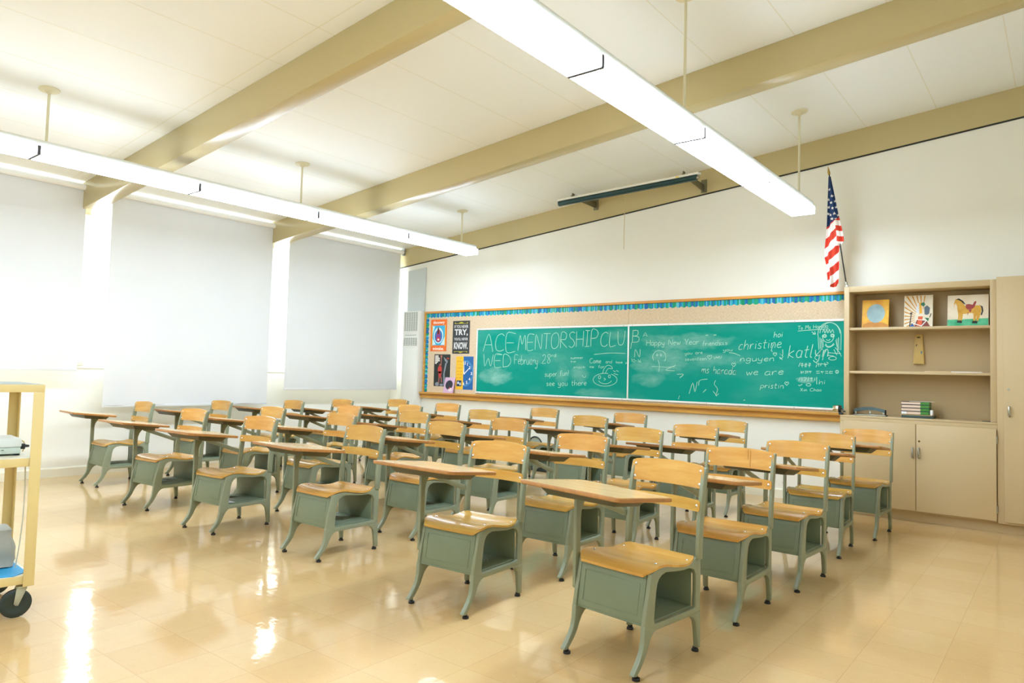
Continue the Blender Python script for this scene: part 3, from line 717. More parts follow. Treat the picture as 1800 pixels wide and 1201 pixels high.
DR=[
[(-4.700,1.501),(-4.477,1.520),(-4.252,1.516)],
[(-4.448,1.258),(-4.416,1.248),(-4.391,1.234),(-4.373,1.219),(-4.363,1.201),(-4.363,1.183),(-4.371,1.165),(-4.388,1.148),(-4.412,1.134),(-4.443,1.122),(-4.479,1.113),(-4.518,1.109),(-4.557,1.108),(-4.596,1.112),(-4.631,1.120),(-4.661,1.132),(-4.684,1.146),(-4.699,1.163),(-4.705,1.181),(-4.702,1.200),(-4.689,1.218),(-4.668,1.234),(-4.640,1.248),(-4.606,1.258),(-4.568,1.265),(-4.528,1.267),(-4.489,1.265)],
[(-4.440,1.178),(-4.446,1.169),(-4.454,1.162),(-4.464,1.155),(-4.475,1.149),(-4.488,1.144),(-4.501,1.141),(-4.516,1.138),(-4.530,1.137),(-4.545,1.137),(-4.560,1.139),(-4.574,1.142),(-4.587,1.146),(-4.598,1.151),(-4.608,1.158),(-4.617,1.165),(-4.623,1.173)],
[(-4.569,1.263),(-4.552,1.317),(-4.509,1.364),(-4.456,1.361),(-4.429,1.327),(-4.491,1.326),(-4.528,1.272)],
[(-4.596,1.217),(-4.597,1.209),(-4.601,1.202),(-4.606,1.198),(-4.612,1.196),(-4.618,1.198),(-4.623,1.202),(-4.627,1.208),(-4.628,1.216),(-4.627,1.224),(-4.624,1.230),(-4.619,1.235),(-4.613,1.236),(-4.606,1.235),(-4.601,1.231),(-4.598,1.224),(-4.596,1.217)],
[(-4.457,1.230),(-4.458,1.223),(-4.461,1.217),(-4.465,1.213),(-4.470,1.212),(-4.476,1.213),(-4.480,1.217),(-4.484,1.223),(-4.485,1.230),(-4.484,1.237),(-4.481,1.243),(-4.477,1.247),(-4.471,1.248),(-4.466,1.247),(-4.461,1.243),(-4.458,1.237),(-4.457,1.230)],
[(-4.550,1.207),(-4.526,1.195),(-4.547,1.179)],
[(-4.420,1.304),(-4.385,1.287)],
[(-4.377,1.305),(-4.342,1.293)],
[(-4.410,1.266),(-4.350,1.252)],
[(-4.814,1.235),(-4.815,1.230),(-4.816,1.224),(-4.819,1.220),(-4.823,1.216),(-4.827,1.213),(-4.833,1.210),(-4.838,1.209),(-4.844,1.210),(-4.849,1.211),(-4.854,1.214),(-4.859,1.217),(-4.862,1.221),(-4.864,1.226),(-4.866,1.232),(-4.866,1.237),(-4.865,1.242)],
[(-6.293,1.493),(-6.193,1.495)],
[(-4.171,1.649),(-4.181,1.572)],
[(-3.871,1.435),(-3.879,1.452),(-3.883,1.471),(-3.882,1.489),(-3.875,1.507),(-3.864,1.523),(-3.850,1.536),(-3.832,1.546),(-3.812,1.551),(-3.792,1.551),(-3.771,1.547),(-3.753,1.539),(-3.737,1.527),(-3.725,1.512),(-3.717,1.495),(-3.713,1.477),(-3.715,1.458),(-3.721,1.440),(-3.732,1.425)],
[(-3.819,1.496),(-3.820,1.492),(-3.822,1.489),(-3.824,1.487),(-3.827,1.486),(-3.830,1.487),(-3.833,1.489),(-3.835,1.492),(-3.836,1.496),(-3.835,1.500),(-3.833,1.504),(-3.831,1.506),(-3.828,1.507),(-3.825,1.506),(-3.822,1.504),(-3.820,1.500),(-3.819,1.496)],
[(-3.770,1.496),(-3.771,1.492),(-3.773,1.489),(-3.775,1.487),(-3.778,1.486),(-3.781,1.487),(-3.784,1.489),(-3.786,1.492),(-3.787,1.496),(-3.786,1.500),(-3.784,1.504),(-3.782,1.506),(-3.779,1.507),(-3.775,1.506),(-3.773,1.504),(-3.771,1.500),(-3.770,1.496)],
[(-3.894,1.361),(-3.682,1.356),(-3.603,1.365)],
[(-3.587,1.380),(-3.714,1.322),(-3.602,1.315)],
[(-3.813,1.437),(-3.796,1.377),(-3.803,1.302)],
[(-3.177,1.451),(-3.202,1.477),(-3.199,1.492),(-3.186,1.495),(-3.178,1.482),(-3.170,1.495),(-3.156,1.493),(-3.153,1.477),(-3.177,1.451)],
[(-2.900,1.371),(-2.922,1.395),(-2.920,1.409),(-2.908,1.411),(-2.900,1.400),(-2.893,1.412),(-2.881,1.409),(-2.879,1.395),(-2.900,1.371)],
[(-2.453,1.492),(-2.471,1.512),(-2.469,1.524),(-2.459,1.526),(-2.453,1.516),(-2.447,1.526),(-2.437,1.524),(-2.435,1.512),(-2.453,1.492)],
[(-2.329,1.183),(-2.348,1.203),(-2.346,1.216),(-2.335,1.219),(-2.329,1.208),(-2.323,1.219),(-2.313,1.217),(-2.310,1.205),(-2.329,1.183)],
[(-2.221,1.753),(-2.102,1.761),(-1.918,1.770)],
[(-2.083,1.744),(-2.046,1.717),(-2.054,1.747)],
[(-2.046,1.717),(-2.074,1.720)],
[(-2.375,1.561),(-2.374,1.501),(-2.404,1.517),(-2.372,1.488),(-2.394,1.461),(-2.404,1.481),(-2.374,1.450)],
[(-1.870,1.706),(-1.869,1.690),(-1.872,1.675),(-1.878,1.660),(-1.886,1.648),(-1.897,1.639),(-1.910,1.633),(-1.923,1.631),(-1.936,1.633),(-1.949,1.639),(-1.960,1.649),(-1.969,1.661),(-1.975,1.676),(-1.978,1.692),(-1.977,1.708)],
[(-2.023,1.710),(-2.021,1.735),(-2.015,1.760),(-2.005,1.782),(-1.991,1.801),(-1.974,1.817),(-1.954,1.828),(-1.934,1.835),(-1.912,1.837),(-1.890,1.834),(-1.869,1.826),(-1.850,1.814),(-1.834,1.798),(-1.820,1.778),(-1.810,1.756),(-1.803,1.732),(-1.801,1.707)],
[(-2.021,1.710),(-2.011,1.554)],
[(-1.800,1.707),(-1.803,1.554)],
[(-2.002,1.727),(-1.999,1.748),(-1.993,1.769),(-1.983,1.787),(-1.971,1.804),(-1.957,1.817),(-1.941,1.826),(-1.924,1.832),(-1.906,1.833),(-1.888,1.831),(-1.871,1.824),(-1.855,1.814),(-1.841,1.801),(-1.829,1.784),(-1.820,1.765),(-1.813,1.745),(-1.810,1.724)],
[(-2.002,1.684),(-1.996,1.567)],
[(-1.988,1.671),(-1.982,1.561)],
[(-1.974,1.658),(-1.970,1.580)],
[(-1.824,1.682),(-1.821,1.554)],
[(-1.839,1.669),(-1.830,1.529)],
[(-1.851,1.656),(-1.835,1.580)],
[(-1.978,1.735),(-1.964,1.767),(-1.954,1.728),(-1.937,1.763),(-1.927,1.728),(-1.910,1.765),(-1.900,1.729),(-1.881,1.762),(-1.869,1.728)],
[(-1.939,1.698),(-1.940,1.693),(-1.944,1.688),(-1.949,1.684),(-1.956,1.683),(-1.962,1.684),(-1.968,1.688),(-1.972,1.693),(-1.973,1.699),(-1.972,1.705),(-1.968,1.710),(-1.963,1.713),(-1.956,1.714),(-1.950,1.713),(-1.944,1.709),(-1.940,1.704),(-1.939,1.698)],
[(-1.864,1.701),(-1.866,1.695),(-1.869,1.690),(-1.875,1.687),(-1.881,1.686),(-1.887,1.687),(-1.893,1.691),(-1.897,1.696),(-1.898,1.702),(-1.897,1.708),(-1.893,1.713),(-1.888,1.716),(-1.881,1.717),(-1.875,1.716),(-1.869,1.712),(-1.866,1.707),(-1.864,1.701)],
[(-1.947,1.699),(-1.948,1.695),(-1.950,1.691),(-1.953,1.689),(-1.956,1.688),(-1.959,1.689),(-1.962,1.691),(-1.964,1.695),(-1.965,1.699),(-1.964,1.703),(-1.962,1.706),(-1.959,1.708),(-1.956,1.709),(-1.953,1.708),(-1.950,1.706),(-1.948,1.703),(-1.947,1.699)],
[(-1.873,1.701),(-1.873,1.697),(-1.875,1.694),(-1.878,1.692),(-1.881,1.691),(-1.884,1.692),(-1.887,1.694),(-1.889,1.698),(-1.889,1.702),(-1.889,1.706),(-1.887,1.709),(-1.884,1.711),(-1.881,1.712),(-1.878,1.711),(-1.875,1.709),(-1.873,1.705),(-1.873,1.701)],
[(-1.941,1.662),(-1.919,1.652),(-1.903,1.665)],
[(-1.947,1.619),(-1.929,1.593),(-1.893,1.595),(-1.869,1.624)],
[(-1.953,1.606),(-1.917,1.580),(-1.863,1.612)],
[(-1.977,1.567),(-2.014,1.528),(-2.050,1.476),(-2.026,1.451)],
[(-1.857,1.580),(-1.815,1.529),(-1.797,1.490)],
[(-1.928,1.528),(-1.856,1.522),(-1.803,1.518)],
[(-1.928,1.503),(-1.868,1.493)],
[(-1.844,1.471),(-1.847,1.464),(-1.855,1.458),(-1.866,1.454),(-1.880,1.453),(-1.894,1.454),(-1.905,1.458),(-1.913,1.464),(-1.916,1.471),(-1.913,1.478),(-1.906,1.483),(-1.894,1.487),(-1.880,1.489),(-1.866,1.487),(-1.855,1.484),(-1.847,1.478),(-1.844,1.471)],
[(-1.941,1.554),(-1.965,1.503),(-1.977,1.451)],
[(-1.868,1.560),(-1.838,1.503)],
[(-3.418,1.056),(-3.374,1.180),(-3.349,1.080),(-3.321,1.196)],
[(-3.305,1.153),(-3.291,1.211),(-3.201,1.228)],
[(-3.105,1.216),(-3.119,1.173),(-3.081,1.118),(-3.102,1.047),(-3.066,1.069)],
[(-3.132,1.095),(-3.088,1.040)],
[(-3.569,1.274),(-3.491,1.276),(-3.537,1.234)],
[(-3.214,1.113),(-3.251,1.077)],
[(-2.788,1.007),(-2.769,1.012)],
[(-3.549,0.986),(-3.534,1.030)],
[(-2.956,1.527),(-2.899,1.520),(-2.828,1.493)],
[(-2.467,1.622),(-2.493,1.555),(-2.480,1.541)],
[(-2.088,1.197),(-2.090,1.192),(-2.095,1.187),(-2.102,1.184),(-2.111,1.183),(-2.119,1.184),(-2.127,1.186),(-2.131,1.190),(-2.133,1.195),(-2.132,1.200),(-2.127,1.205),(-2.119,1.208),(-2.111,1.209),(-2.102,1.208),(-2.095,1.206),(-2.090,1.201),(-2.088,1.197)],
[(-2.211,1.193),(-2.199,1.184),(-2.173,1.201)],
[(-2.194,1.423),(-2.210,1.383)],
[(-2.187,1.413),(-2.162,1.413)],
[(-2.175,1.423),(-2.175,1.377)],
[(-2.190,1.397),(-2.156,1.397)],
[(-2.143,1.421),(-2.147,1.378)],
[(-2.152,1.404),(-2.125,1.404)],
[(-2.131,1.421),(-2.137,1.378)],
[(-2.112,1.417),(-2.093,1.417),(-2.106,1.398),(-2.102,1.378)],
[(-2.118,1.398),(-2.090,1.398)],
[(-2.038,1.422),(-2.023,1.414)],
[(-2.031,1.405),(-2.038,1.379)],
[(-2.013,1.425),(-2.013,1.386)],
[(-2.023,1.409),(-1.998,1.412)],
[(-1.989,1.422),(-1.993,1.393)],
[(-1.983,1.412),(-1.964,1.415)],
[(-1.955,1.425),(-1.946,1.387)],
[(-1.962,1.406),(-1.928,1.410)],
[(-1.935,1.432),(-1.918,1.419)],
[(-2.189,1.338),(-2.177,1.318),(-2.189,1.315),(-2.174,1.331)],
[(-2.164,1.338),(-2.164,1.315)],
[(-2.149,1.334),(-2.130,1.337),(-2.136,1.316),(-2.149,1.319)],
[(-2.119,1.340),(-2.119,1.315)],
[(-2.112,1.333),(-2.081,1.336)],
[(-2.099,1.341),(-2.093,1.316)],
[(-2.035,1.336),(-2.003,1.340)],
[(-2.035,1.317),(-2.000,1.319)],
[(-1.986,1.340),(-1.976,1.316)],
[(-1.993,1.332),(-1.961,1.335)],
[(-1.949,1.338),(-1.921,1.338)],
[(-1.949,1.319),(-1.919,1.319)],
[(-1.901,1.344),(-1.906,1.318),(-1.877,1.321)],
[(-1.899,1.336),(-1.877,1.339)],
[(-1.823,1.335),(-1.824,1.329),(-1.828,1.324),(-1.832,1.321),(-1.838,1.320),(-1.843,1.321),(-1.848,1.324),(-1.851,1.329),(-1.852,1.335),(-1.851,1.340),(-1.848,1.346),(-1.843,1.349),(-1.838,1.350),(-1.832,1.349),(-1.828,1.346),(-1.824,1.341),(-1.823,1.335)],
[(-1.838,1.350),(-1.838,1.317)],
[(-2.193,1.272),(-2.209,1.232)],
[(-2.176,1.272),(-2.176,1.233)],
[(-2.161,1.266),(-2.130,1.267),(-2.155,1.234)],
[(-2.111,1.274),(-2.117,1.235)],
[(-2.099,1.261),(-2.068,1.266)],
[(-2.084,1.275),(-2.080,1.236)],
[(-2.049,1.271),(-2.049,1.237)],
[(-2.031,1.276),(-2.030,1.205)],
]
rnd = random.Random(3)
def stroke(mb, pts, w):
    """flat chalk line on the board; pts in x,z"""
    P = []
    for i in range(len(pts)-1):          # smooth the polyline
        p0 = Vector(pts[max(i-1, 0)]); p1 = Vector(pts[i]); p2 = Vector(pts[i+1]); p3 = Vector(pts[min(i+2, len(pts)-1)])
        for k in range(4):
            t = k/4; P.append(.5*((2*p1)+(p2-p0)*t+(2*p0-5*p1+4*p2-p3)*t*t+(3*p1-p0-3*p2+p3)*t**3))
    P.append(Vector(pts[-1])); rings = []
    for i, p in enumerate(P):
        d = (P[min(i+1, len(P)-1)]-P[max(i-1, 0)]); d = d.normalized() if d.length > 1e-7 else Vector((1, 0)); nn = Vector((-d.y, d.x))*w*.5*rnd.uniform(.75, 1.15)
        a, b = p+nn, p-nn
        rings.append([(a.x, 7.5872, a.y), (b.x, 7.5872, b.y), (b.x, 7.58785, b.y), (a.x, 7.58785, a.y)])
    mb.loft(rings)
words = []; XM = -4.222
for txt, xa, za, xb, zb_, h in TX:
    wid = sum(G[c][0] for c in txt) + .16*(len(txt)-1)
    sx = (xb-xa)/wid; sz = h; pen = 0; lw_ = .0038 if h < .05 else (.0052 if h < .12 else .0062)
    slant = .18 if txt in ('christine', 'katlyn', 'nguyen', 'ms harada', 'we', 'are', 'pristin', 'hoi') else .05
    wm = MB(); words.append((wm, xa < XM, 'chalk_word'))
    for c in txt:
        for ln_ in G[c][1]:
            pts = []
            for gx, gz in ln_:
                t = (pen+gx)/wid; jx, jz = rnd.uniform(-.02, .02), rnd.uniform(-.02, .02)
                pts.append((xa+(pen+gx+jx)*sx + slant*gz*sz, za+(zb_-za)*t+(gz+jz)*sz))
            stroke(wm, pts, lw_)
        pen += G[c][0]+.16
def bb_(p): xs = [a[0] for a in p]; zs = [a[1] for a in p]; return [min(xs), max(xs), min(zs), max(zs)]
clusters = [[bb_(p), [p]] for p in DR]; merged = True
while merged:                      # strokes lying together belong to one drawing
    merged = False
    for i in range(len(clusters)):
        for j in range(i+1, len(clusters)):
            a, b = clusters[i][0], clusters[j][0]; g_ = .012
            if (a[0] < XM) == (b[0] < XM) and a[0]-g_ < b[1] and b[0]-g_ < a[1] and a[2]-g_ < b[3] and b[2]-g_ < a[3]:
                clusters[i] = [[min(a[0], b[0]), max(a[1], b[1]), min(a[2], b[2]), max(a[3], b[3])], clusters[i][1]+clusters[j][1]]; del clusters[j]; merged = True; break
        if merged: break
for bx_, ps_ in clusters:
    wm = MB(); words.append((wm, bx_[0] < XM, 'chalk_drawing'))
    for pts in ps_: stroke(wm, pts, .0052)
cb1, xf1 = chalkboard(-6.672, XM-.0005, 'left green chalkboard with the mentorship club notice and a smiling face', False)
cb2, xf2 = chalkboard(XM+.0005, -1.712, 'right green chalkboard with cursive names and a chalk portrait of a girl', True)
for wm, isl, nm in words: wm.build(nm, CHALK, cb1 if isl else cb2, xf=xf1 if isl else xf2)

# scalloped paper border
def m_border(name, axis):
    m = mat(name, (30, 150, 180), .6); q = NT(m); sp = q.add('ShaderNodeSeparateXYZ'); q.ln(q.coord(), sp.inputs[0])
    u = q.math('FLOOR', q.math('DIVIDE', sp.outputs[axis], .0165)); wn = q.add('ShaderNodeTexWhiteNoise'); wn.noise_dimensions = '1D'; q.ln(u, wn.inputs['W'])
    q.ln(q.ramp(wn.outputs['Value'], [(0, lin((0, 104, 178))), (.2, lin((20, 176, 208))), (.38, lin((0, 152, 110))), (.58, lin((96, 200, 216))), (.72, lin((0, 128, 196))), (.86, lin((14, 170, 128)))], True), q.b.inputs['Base Color']); return m
def scallop(n, L, h, dep):
    pts = []
    for i in range(n):
        for k in range(7):
            t = (i+k/7)/n; pts.append((t*L, -h-dep*math.sin(PI*k/7)))
    pts.append((L, -h)); return pts
top = scallop(86, 5.99, .05, .016); e = MB(); x0 = -7.714
a_ = e.verts([(x0+p[0], 7.5975, 2.1155) for p in top]); b_ = e.verts([(x0+p[0], 7.5975, 2.1155+p[1]) for p in top])
c_ = e.verts([(x0+p[0], 7.5965, 2.1155) for p in top]); d_ = e.verts([(x0+p[0], 7.5965, 2.1155+p[1]) for p in top])
for k in range(len(top)-1):
    e.face((c_+k, c_+k+1, d_+k+1, d_+k)); e.face((a_+k+1, a_+k, b_+k, b_+k+1)); e.face((d_+k, d_+k+1, b_+k+1, b_+k)); e.face((a_+k, a_+k+1, c_+k+1, c_+k))
tag(e.build('scalloped_border', m_border('striped_border_paper', 0)), 'long blue and green striped scalloped paper strip under the top board frame', 'border strip', 'striped paper borders')
sd = scallop(17, 1.12, .045, .014); e = MB()
a_ = e.verts([(x0, 7.5975, 2.045-p[0]) for p in sd]); b_ = e.verts([(x0-p[1], 7.5975, 2.045-p[0]) for p in sd])
c_ = e.verts([(x0, 7.5965, 2.045-p[0]) for p in sd]); d_ = e.verts([(x0-p[1], 7.5965, 2.045-p[0]) for p in sd])
for k in range(len(sd)-1):
    e.face((c_+k, c_+k+1, d_+k+1, d_+k)); e.face((a_+k+1, a_+k, b_+k, b_+k+1)); e.face((d_+k, d_+k+1, b_+k+1, b_+k)); e.face((a_+k, a_+k+1, c_+k+1, c_+k))
tag(e.build('scalloped_border', m_border('striped_border_paper_upright', 2)), 'short upright blue and green scalloped paper strip left of the posters', 'border strip', 'striped paper borders')

# posters
def pm(n, c, r=.4): return mat('print_'+n, c, r)
def poster(x0, x1, z0, z1, base, lab):
    o = MB().box(x0, x1, 7.5958, 7.5972, z0, z1).build('poster', base); return tag(o, lab, 'poster')
def flat(parent, name, polys, m, y=7.5955):
    b = MB()
    for P in polys: b.prism(P, 'y', y-.0004, y+.0003)
    return b.build(name, m, parent)
def ellipse(cx, cz, rx, rz, n=20): return [(cx+rx*math.cos(2*PI*i/n), cz+rz*math.sin(2*PI*i/n)) for i in range(n)]
def rect(x0, x1, z0, z1): return [(x0, z0), (x1, z0), (x1, z1), (x0, z1)]
p = poster(-7.615, -7.280, 1.543, 2.023, pm('orange', (240, 112, 30)), 'orange poster reading discovery with a blue picture, upper left on the board')
flat(p, 'picture', [rect(-7.575, -7.318, 1.632, 1.930)], pm('cyan', (56, 176, 220)), 7.5953)
flat(p, 'picture_glow', [ellipse(-7.45, 1.78, .10, .12), [(-7.57, 1.64), (-7.50, 1.64), (-7.57, 1.74)], [(-7.32, 1.64), (-7.40, 1.64), (-7.32, 1.76)], [(-7.57, 1.92), (-7.53, 1.92), (-7.57, 1.8)]], pm('skywhite', (210, 236, 240)), 7.5949)
flat(p, 'picture_blue', [ellipse(-7.45, 1.77, .08, .095)], pm('deepblue', (24, 120, 190)), 7.5945)
flat(p, 'picture_violet', [ellipse(-7.45, 1.755, .052, .075)], pm('violet', (124, 70, 150)), 7.5941)
flat(p, 'picture_red', [ellipse(-7.448, 1.72, .035, .035), [(-7.48, 1.80), (-7.42, 1.80), (-7.425, 1.87), (-7.475, 1.87)]], pm('red', (214, 50, 40)), 7.5937)
flat(p, 'picture_dark', [[(-7.475, 1.81), (-7.455, 1.80), (-7.435, 1.81), (-7.44, 1.88), (-7.455, 1.915), (-7.47, 1.88)]], pm('darkbrown', (48, 26, 36)), 7.5933)
flat(p, 'picture_spark', [ellipse(-7.448, 1.718, .018, .014)], pm('white', (250, 250, 246)), 7.5931)
LET = pm('letterwhite', (252, 246, 236)); YEL = pm('yellow', (250, 190, 30))
flat(p, 'yellow_border', [rect(-7.59, -7.575, 1.62, 1.94), rect(-7.318, -7.303, 1.62, 1.94)], YEL, 7.5953)
wall_text('discovery', -7.447, 7.5953, 1.972, .07, LET, p, width=.235, height=.058, bold=.0012)
wall_text('mistake.', -7.447, 7.5953, 1.583, .07, LET, p, width=.225, height=.048, bold=.0012)
p = poster(-7.157, -6.820, 1.507, 1.990, pm('charcoal', (52, 54, 58), .3), 'charcoal poster with white hand-lettered TRY and KNOW, upper right of the four')
for s_, z_, h_, w_ in (('IF YOU NEVER', 1.905, .045, .275), ('TRY,', 1.815, .105, .265), ("YOU'LL NEVER", 1.722, .04, .275), ('KNOW.', 1.625, .105, .275)):
    wall_text(s_, -6.988, 7.5953, z_, .08, pm('silverletter', (224, 226, 226)), p, width=w_, height=h_, bold=.0025 if h_ > .1 else .001)
orn = []
for zc_, sg in ((1.952, 1), (1.54, -1)):
    orn += [rect(-7.12, -6.86, zc_-.004, zc_+.002), [(-7.05, zc_), (-6.93, zc_), (-6.96, zc_+sg*.014), (-6.99, zc_+sg*.022), (-7.02, zc_+sg*.014)], ellipse(-7.11, zc_+sg*.006, .012, .009, 10), ellipse(-6.87, zc_+sg*.006, .012, .009, 10)]
flat(p, 'ornament', orn, pm('olive', (200, 190, 50)))
p = poster(-7.522, -7.190, 1.018, 1.496, pm('black', (30, 40, 38), .3), 'black sports poster with red player and grey net, lower left on the board')
flat(p, 'player_red', [ellipse(-7.40, 1.27, .042, .06), [(-7.43, 1.24), (-7.36, 1.24), (-7.375, 1.15), (-7.42, 1.15)]], pm('crimson', (200, 62, 52)))
flat(p, 'player_limbs', [ellipse(-7.375, 1.465, .020, .022), [(-7.385, 1.33), (-7.37, 1.33), (-7.365, 1.45), (-7.378, 1.45)], [(-7.42, 1.15), (-7.40, 1.15), (-7.41, 1.06), (-7.425, 1.06)], [(-7.38, 1.16), (-7.36, 1.16), (-7.35, 1.08), (-7.365, 1.07)], ellipse(-7.40, 1.335, .016, .02)], pm('warmskin', (176, 108, 92)))
flat(p, 'net_and_crowd', [[(-7.33, 1.46), (-7.24, 1.40), (-7.25, 1.36), (-7.30, 1.40)], [(-7.29, 1.37), (-7.26, 1.37), (-7.30, 1.20), (-7.27, 1.03), (-7.32, 1.03), (-7.325, 1.2)], ellipse(-7.45, 1.05, .04, .03), ellipse(-7.36, 1.04, .035, .018)], pm('steelgrey', (138, 148, 158)))
flat(p, 'rim', [ellipse(-7.24, 1.435, .03, .014)], pm('rimred', (170, 60, 54)))
flat(p, 'text_block', [rect(-7.505, -7.505+w_, 1.468-.019*i, 1.480-.019*i) for i, w_ in enumerate((.07, .075, .10, .095, .10, .06, .035))], LET)
p = poster(-7.070, -6.733, .985, 1.466, pm('posterblue', (16, 98, 170), .3), 'yellow and blue poster with a clock face, lower right of the four')
flat(p, 'yellow_half', [rect(-7.070, -6.925, .985, 1.466)], pm('sunyellow', (250, 196, 44)))
def ring(cx, cz, R, r, a0, a1, n=22):
    A = [(cx+R*math.cos(math.radians(a0+(a1-a0)*i/n)), cz+R*math.sin(math.radians(a0+(a1-a0)*i/n))) for i in range(n+1)]
    B = [(cx+r*math.cos(math.radians(a0+(a1-a0)*i/n)), cz+r*math.sin(math.radians(a0+(a1-a0)*i/n))) for i in range(n+1)]
    return [[A[i], A[i+1], B[i+1], B[i]] for i in range(n)]
flat(p, 'clock_ring', ring(-6.922, 1.225, .185, .176, -88, 88)+ring(-6.922, 1.225, .20, .196, -80, 70), pm('paleblue', (96, 176, 220)))
flat(p, 'clock_hands', [[(-6.924, 1.22), (-6.906, 1.22), (-6.912, 1.36), (-6.918, 1.36)], [(-6.92, 1.212), (-6.91, 1.200), (-6.806, 1.292), (-6.812, 1.300)]], LET)
for s_, x_, z_ in (('12', -6.902, 1.372), ('1', -6.845, 1.352), ('2', -6.80, 1.305), ('3', -6.765, 1.22), ('4', -6.80, 1.14), ('5', -6.852, 1.09), ('6', -6.912, 1.072)):
    wall_text(s_, x_, 7.5950, z_, .058, LET, p, bold=.0015)
for s_, z_, h_ in (('The', 1.44, .018), ('time', 1.397, .036), ('is always', 1.343, .022), ('right', 1.298, .022), ('to do', 1.253, .024), ('what', 1.205, .022), ('is right.', 1.155, .024)):
    wall_text(s_, -6.998, 7.5950, z_, .04, pm('ochreletter', (214, 140, 30)), p, width=.105 if len(s_) > 3 else .06, height=h_)
flat(p, 'small_picture', [rect(-7.05, -6.955, 1.03, 1.115)], pm('navy', (24, 52, 96)), 7.5950)
flat(p, 'small_picture_light', [ellipse(-7.02, 1.08, .018, .02), ellipse(-6.98, 1.065, .014, .022)], pm('icewhite', (220, 232, 240)), 7.5946)
# booklet leaning on the rail
b = MB(); by = 7.545
b.loft([[(-7.275, by, .9255), (-7.075, by, .9255), (-7.075, by+.006, .9265), (-7.275, by+.006, .9265)], [(-7.262, by+.034, 1.155), (-7.062, by+.034, 1.155), (-7.062, by+.040, 1.155), (-7.262, by+.040, 1.155)]])
k = b.build('booklet', pm('pinkcover', (220, 180, 210))); tag(k, 'pink booklet with a round black picture leaning on the chalk rail', 'booklet')
def lean(P, name, m, off):
    q = MB(); q.prism(P, 'y', 0, .0006)
    for i, v in enumerate(q.v):
        tt = (v[2]-.9255)/.2295; q.v[i] = (v[0]+.013*tt, by+.034*tt-off+v[1]-.0006, v[2])
    q.build(name, m, k)
lean(ellipse(-7.175, 1.045, .072, .068), 'cover_disc', pm('discdark', (36, 40, 50)), .0005)
lean([ (x, z) for x, z in ellipse(-7.14, .975, .035, .028)], 'cover_flowers', pm('flowerwhite', (240, 224, 226)), .0012)
lean(ellipse(-7.155, 1.0, .012, .014), 'cover_red', pm('flowerred', (206, 60, 84)), .0018)
for q_ in ring(-7.175, 1.06, .04, .034, 180, 360, 14)[:1]: pass

# ------------------------------------------------------------------ built-in cabinets on the right
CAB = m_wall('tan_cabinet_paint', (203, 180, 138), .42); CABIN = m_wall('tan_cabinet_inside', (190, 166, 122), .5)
NICK = mat('brushed_nickel', (176, 176, 164), .35, .9); HOLE = mat('lock_brass', (112, 100, 60), .4, .7)
YF2, YB2 = 7.20, 7.60
cb = thing('storage_cabinet', 'tan base cabinet with two doors and arched nickel handles', 'cabinet', (-1.1, 7.4, 0)); xf = Matrix.Translation(-Vector(cb.location))
m = MB()
m.box(-1.714, -.4821, 7.218, YB2+.013, .085, .905)                      # carcass
m.box(-1.714, -.4821, 7.201, 7.2179, .862, .905).box(-1.714, -1.682, 7.201, 7.2179, .085, .862).box(-.4825, -.4821, 7.201, 7.2179, .085, .862)
m.build('carcass', CAB, cb, bevel=.002, xf=xf)
MB().box(-1.714, -.4821, 7.197, YB2+.013, .9051, .921).build('top_board', CAB, cb, bevel=.003, xf=xf)
MB().box(-1.70, -.4821, 7.266, YB2, 0, .0849).build('toe_kick', CAB, cb, xf=xf)
def handle(parent, x, z0, z1, y, xf, name='handle'):
    pts = [(x, y, z1), (x, y-.018, z1-.004), (x, y-.026, z1-.022), (x, y-.027, (z0+z1)/2), (x, y-.026, z0+.022), (x, y-.018, z0+.004), (x, y, z0)]
    return MB().tube(pts, .0075, 8).build(name, NICK, parent, smooth=True, xf=xf)
for x0, x1, hx in ((-1.680, -1.0825, -1.105), (-1.0785, -.488, -1.057)):
    d = MB().box(x0, x1, 7.180, 7.2005, .104, .872).build('door', CAB, cb, bevel=.004, xf=xf)
    handle(d, hx, .577, .661, 7.180, xf)
    if x1 > -.6:
        MB().cyl((-1.055, 7.1785, .723), (-1.055, 7.182, .723), .009, n=14).build('lock', HOLE, d, xf=xf)
        for z in (.78, .20): MB().cyl((-.4845, 7.186, z-.03), (-.4845, 7.186, z+.03), .005, n=10).build('hinge', NICK, d, xf=xf)
# open shelves above
sh = thing('shelf_unit', 'tan open shelf unit with three compartments standing on the base cabinet', 'shelf', (-1.1, 7.45, .921)); xf = Matrix.Translation(-Vector(sh.location))
ux0, ux1, zt_ = -1.706, -.4821, 2.152
MB().box(ux0, ux0+.046, 7.3, YB2, .9212, zt_).build('side_panel', CAB, sh, bevel=.002, xf=xf)
MB().box(ux1-.054, ux1, 7.3, YB2, .9212, zt_).build('side_panel', CAB, sh, bevel=.002, xf=xf)
MB().box(ux0+.0461, ux1-.0541, 7.3, YB2, 2.099, zt_).build('top_panel', CAB, sh, bevel=.002, xf=xf)
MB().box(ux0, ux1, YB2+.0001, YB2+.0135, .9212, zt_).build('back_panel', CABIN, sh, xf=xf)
for z in (1.757, 1.343): MB().box(ux0+.0462, ux1-.0542, 7.312, YB2, z-.024, z).build('shelf_board', CAB, sh, bevel=.002, xf=xf)
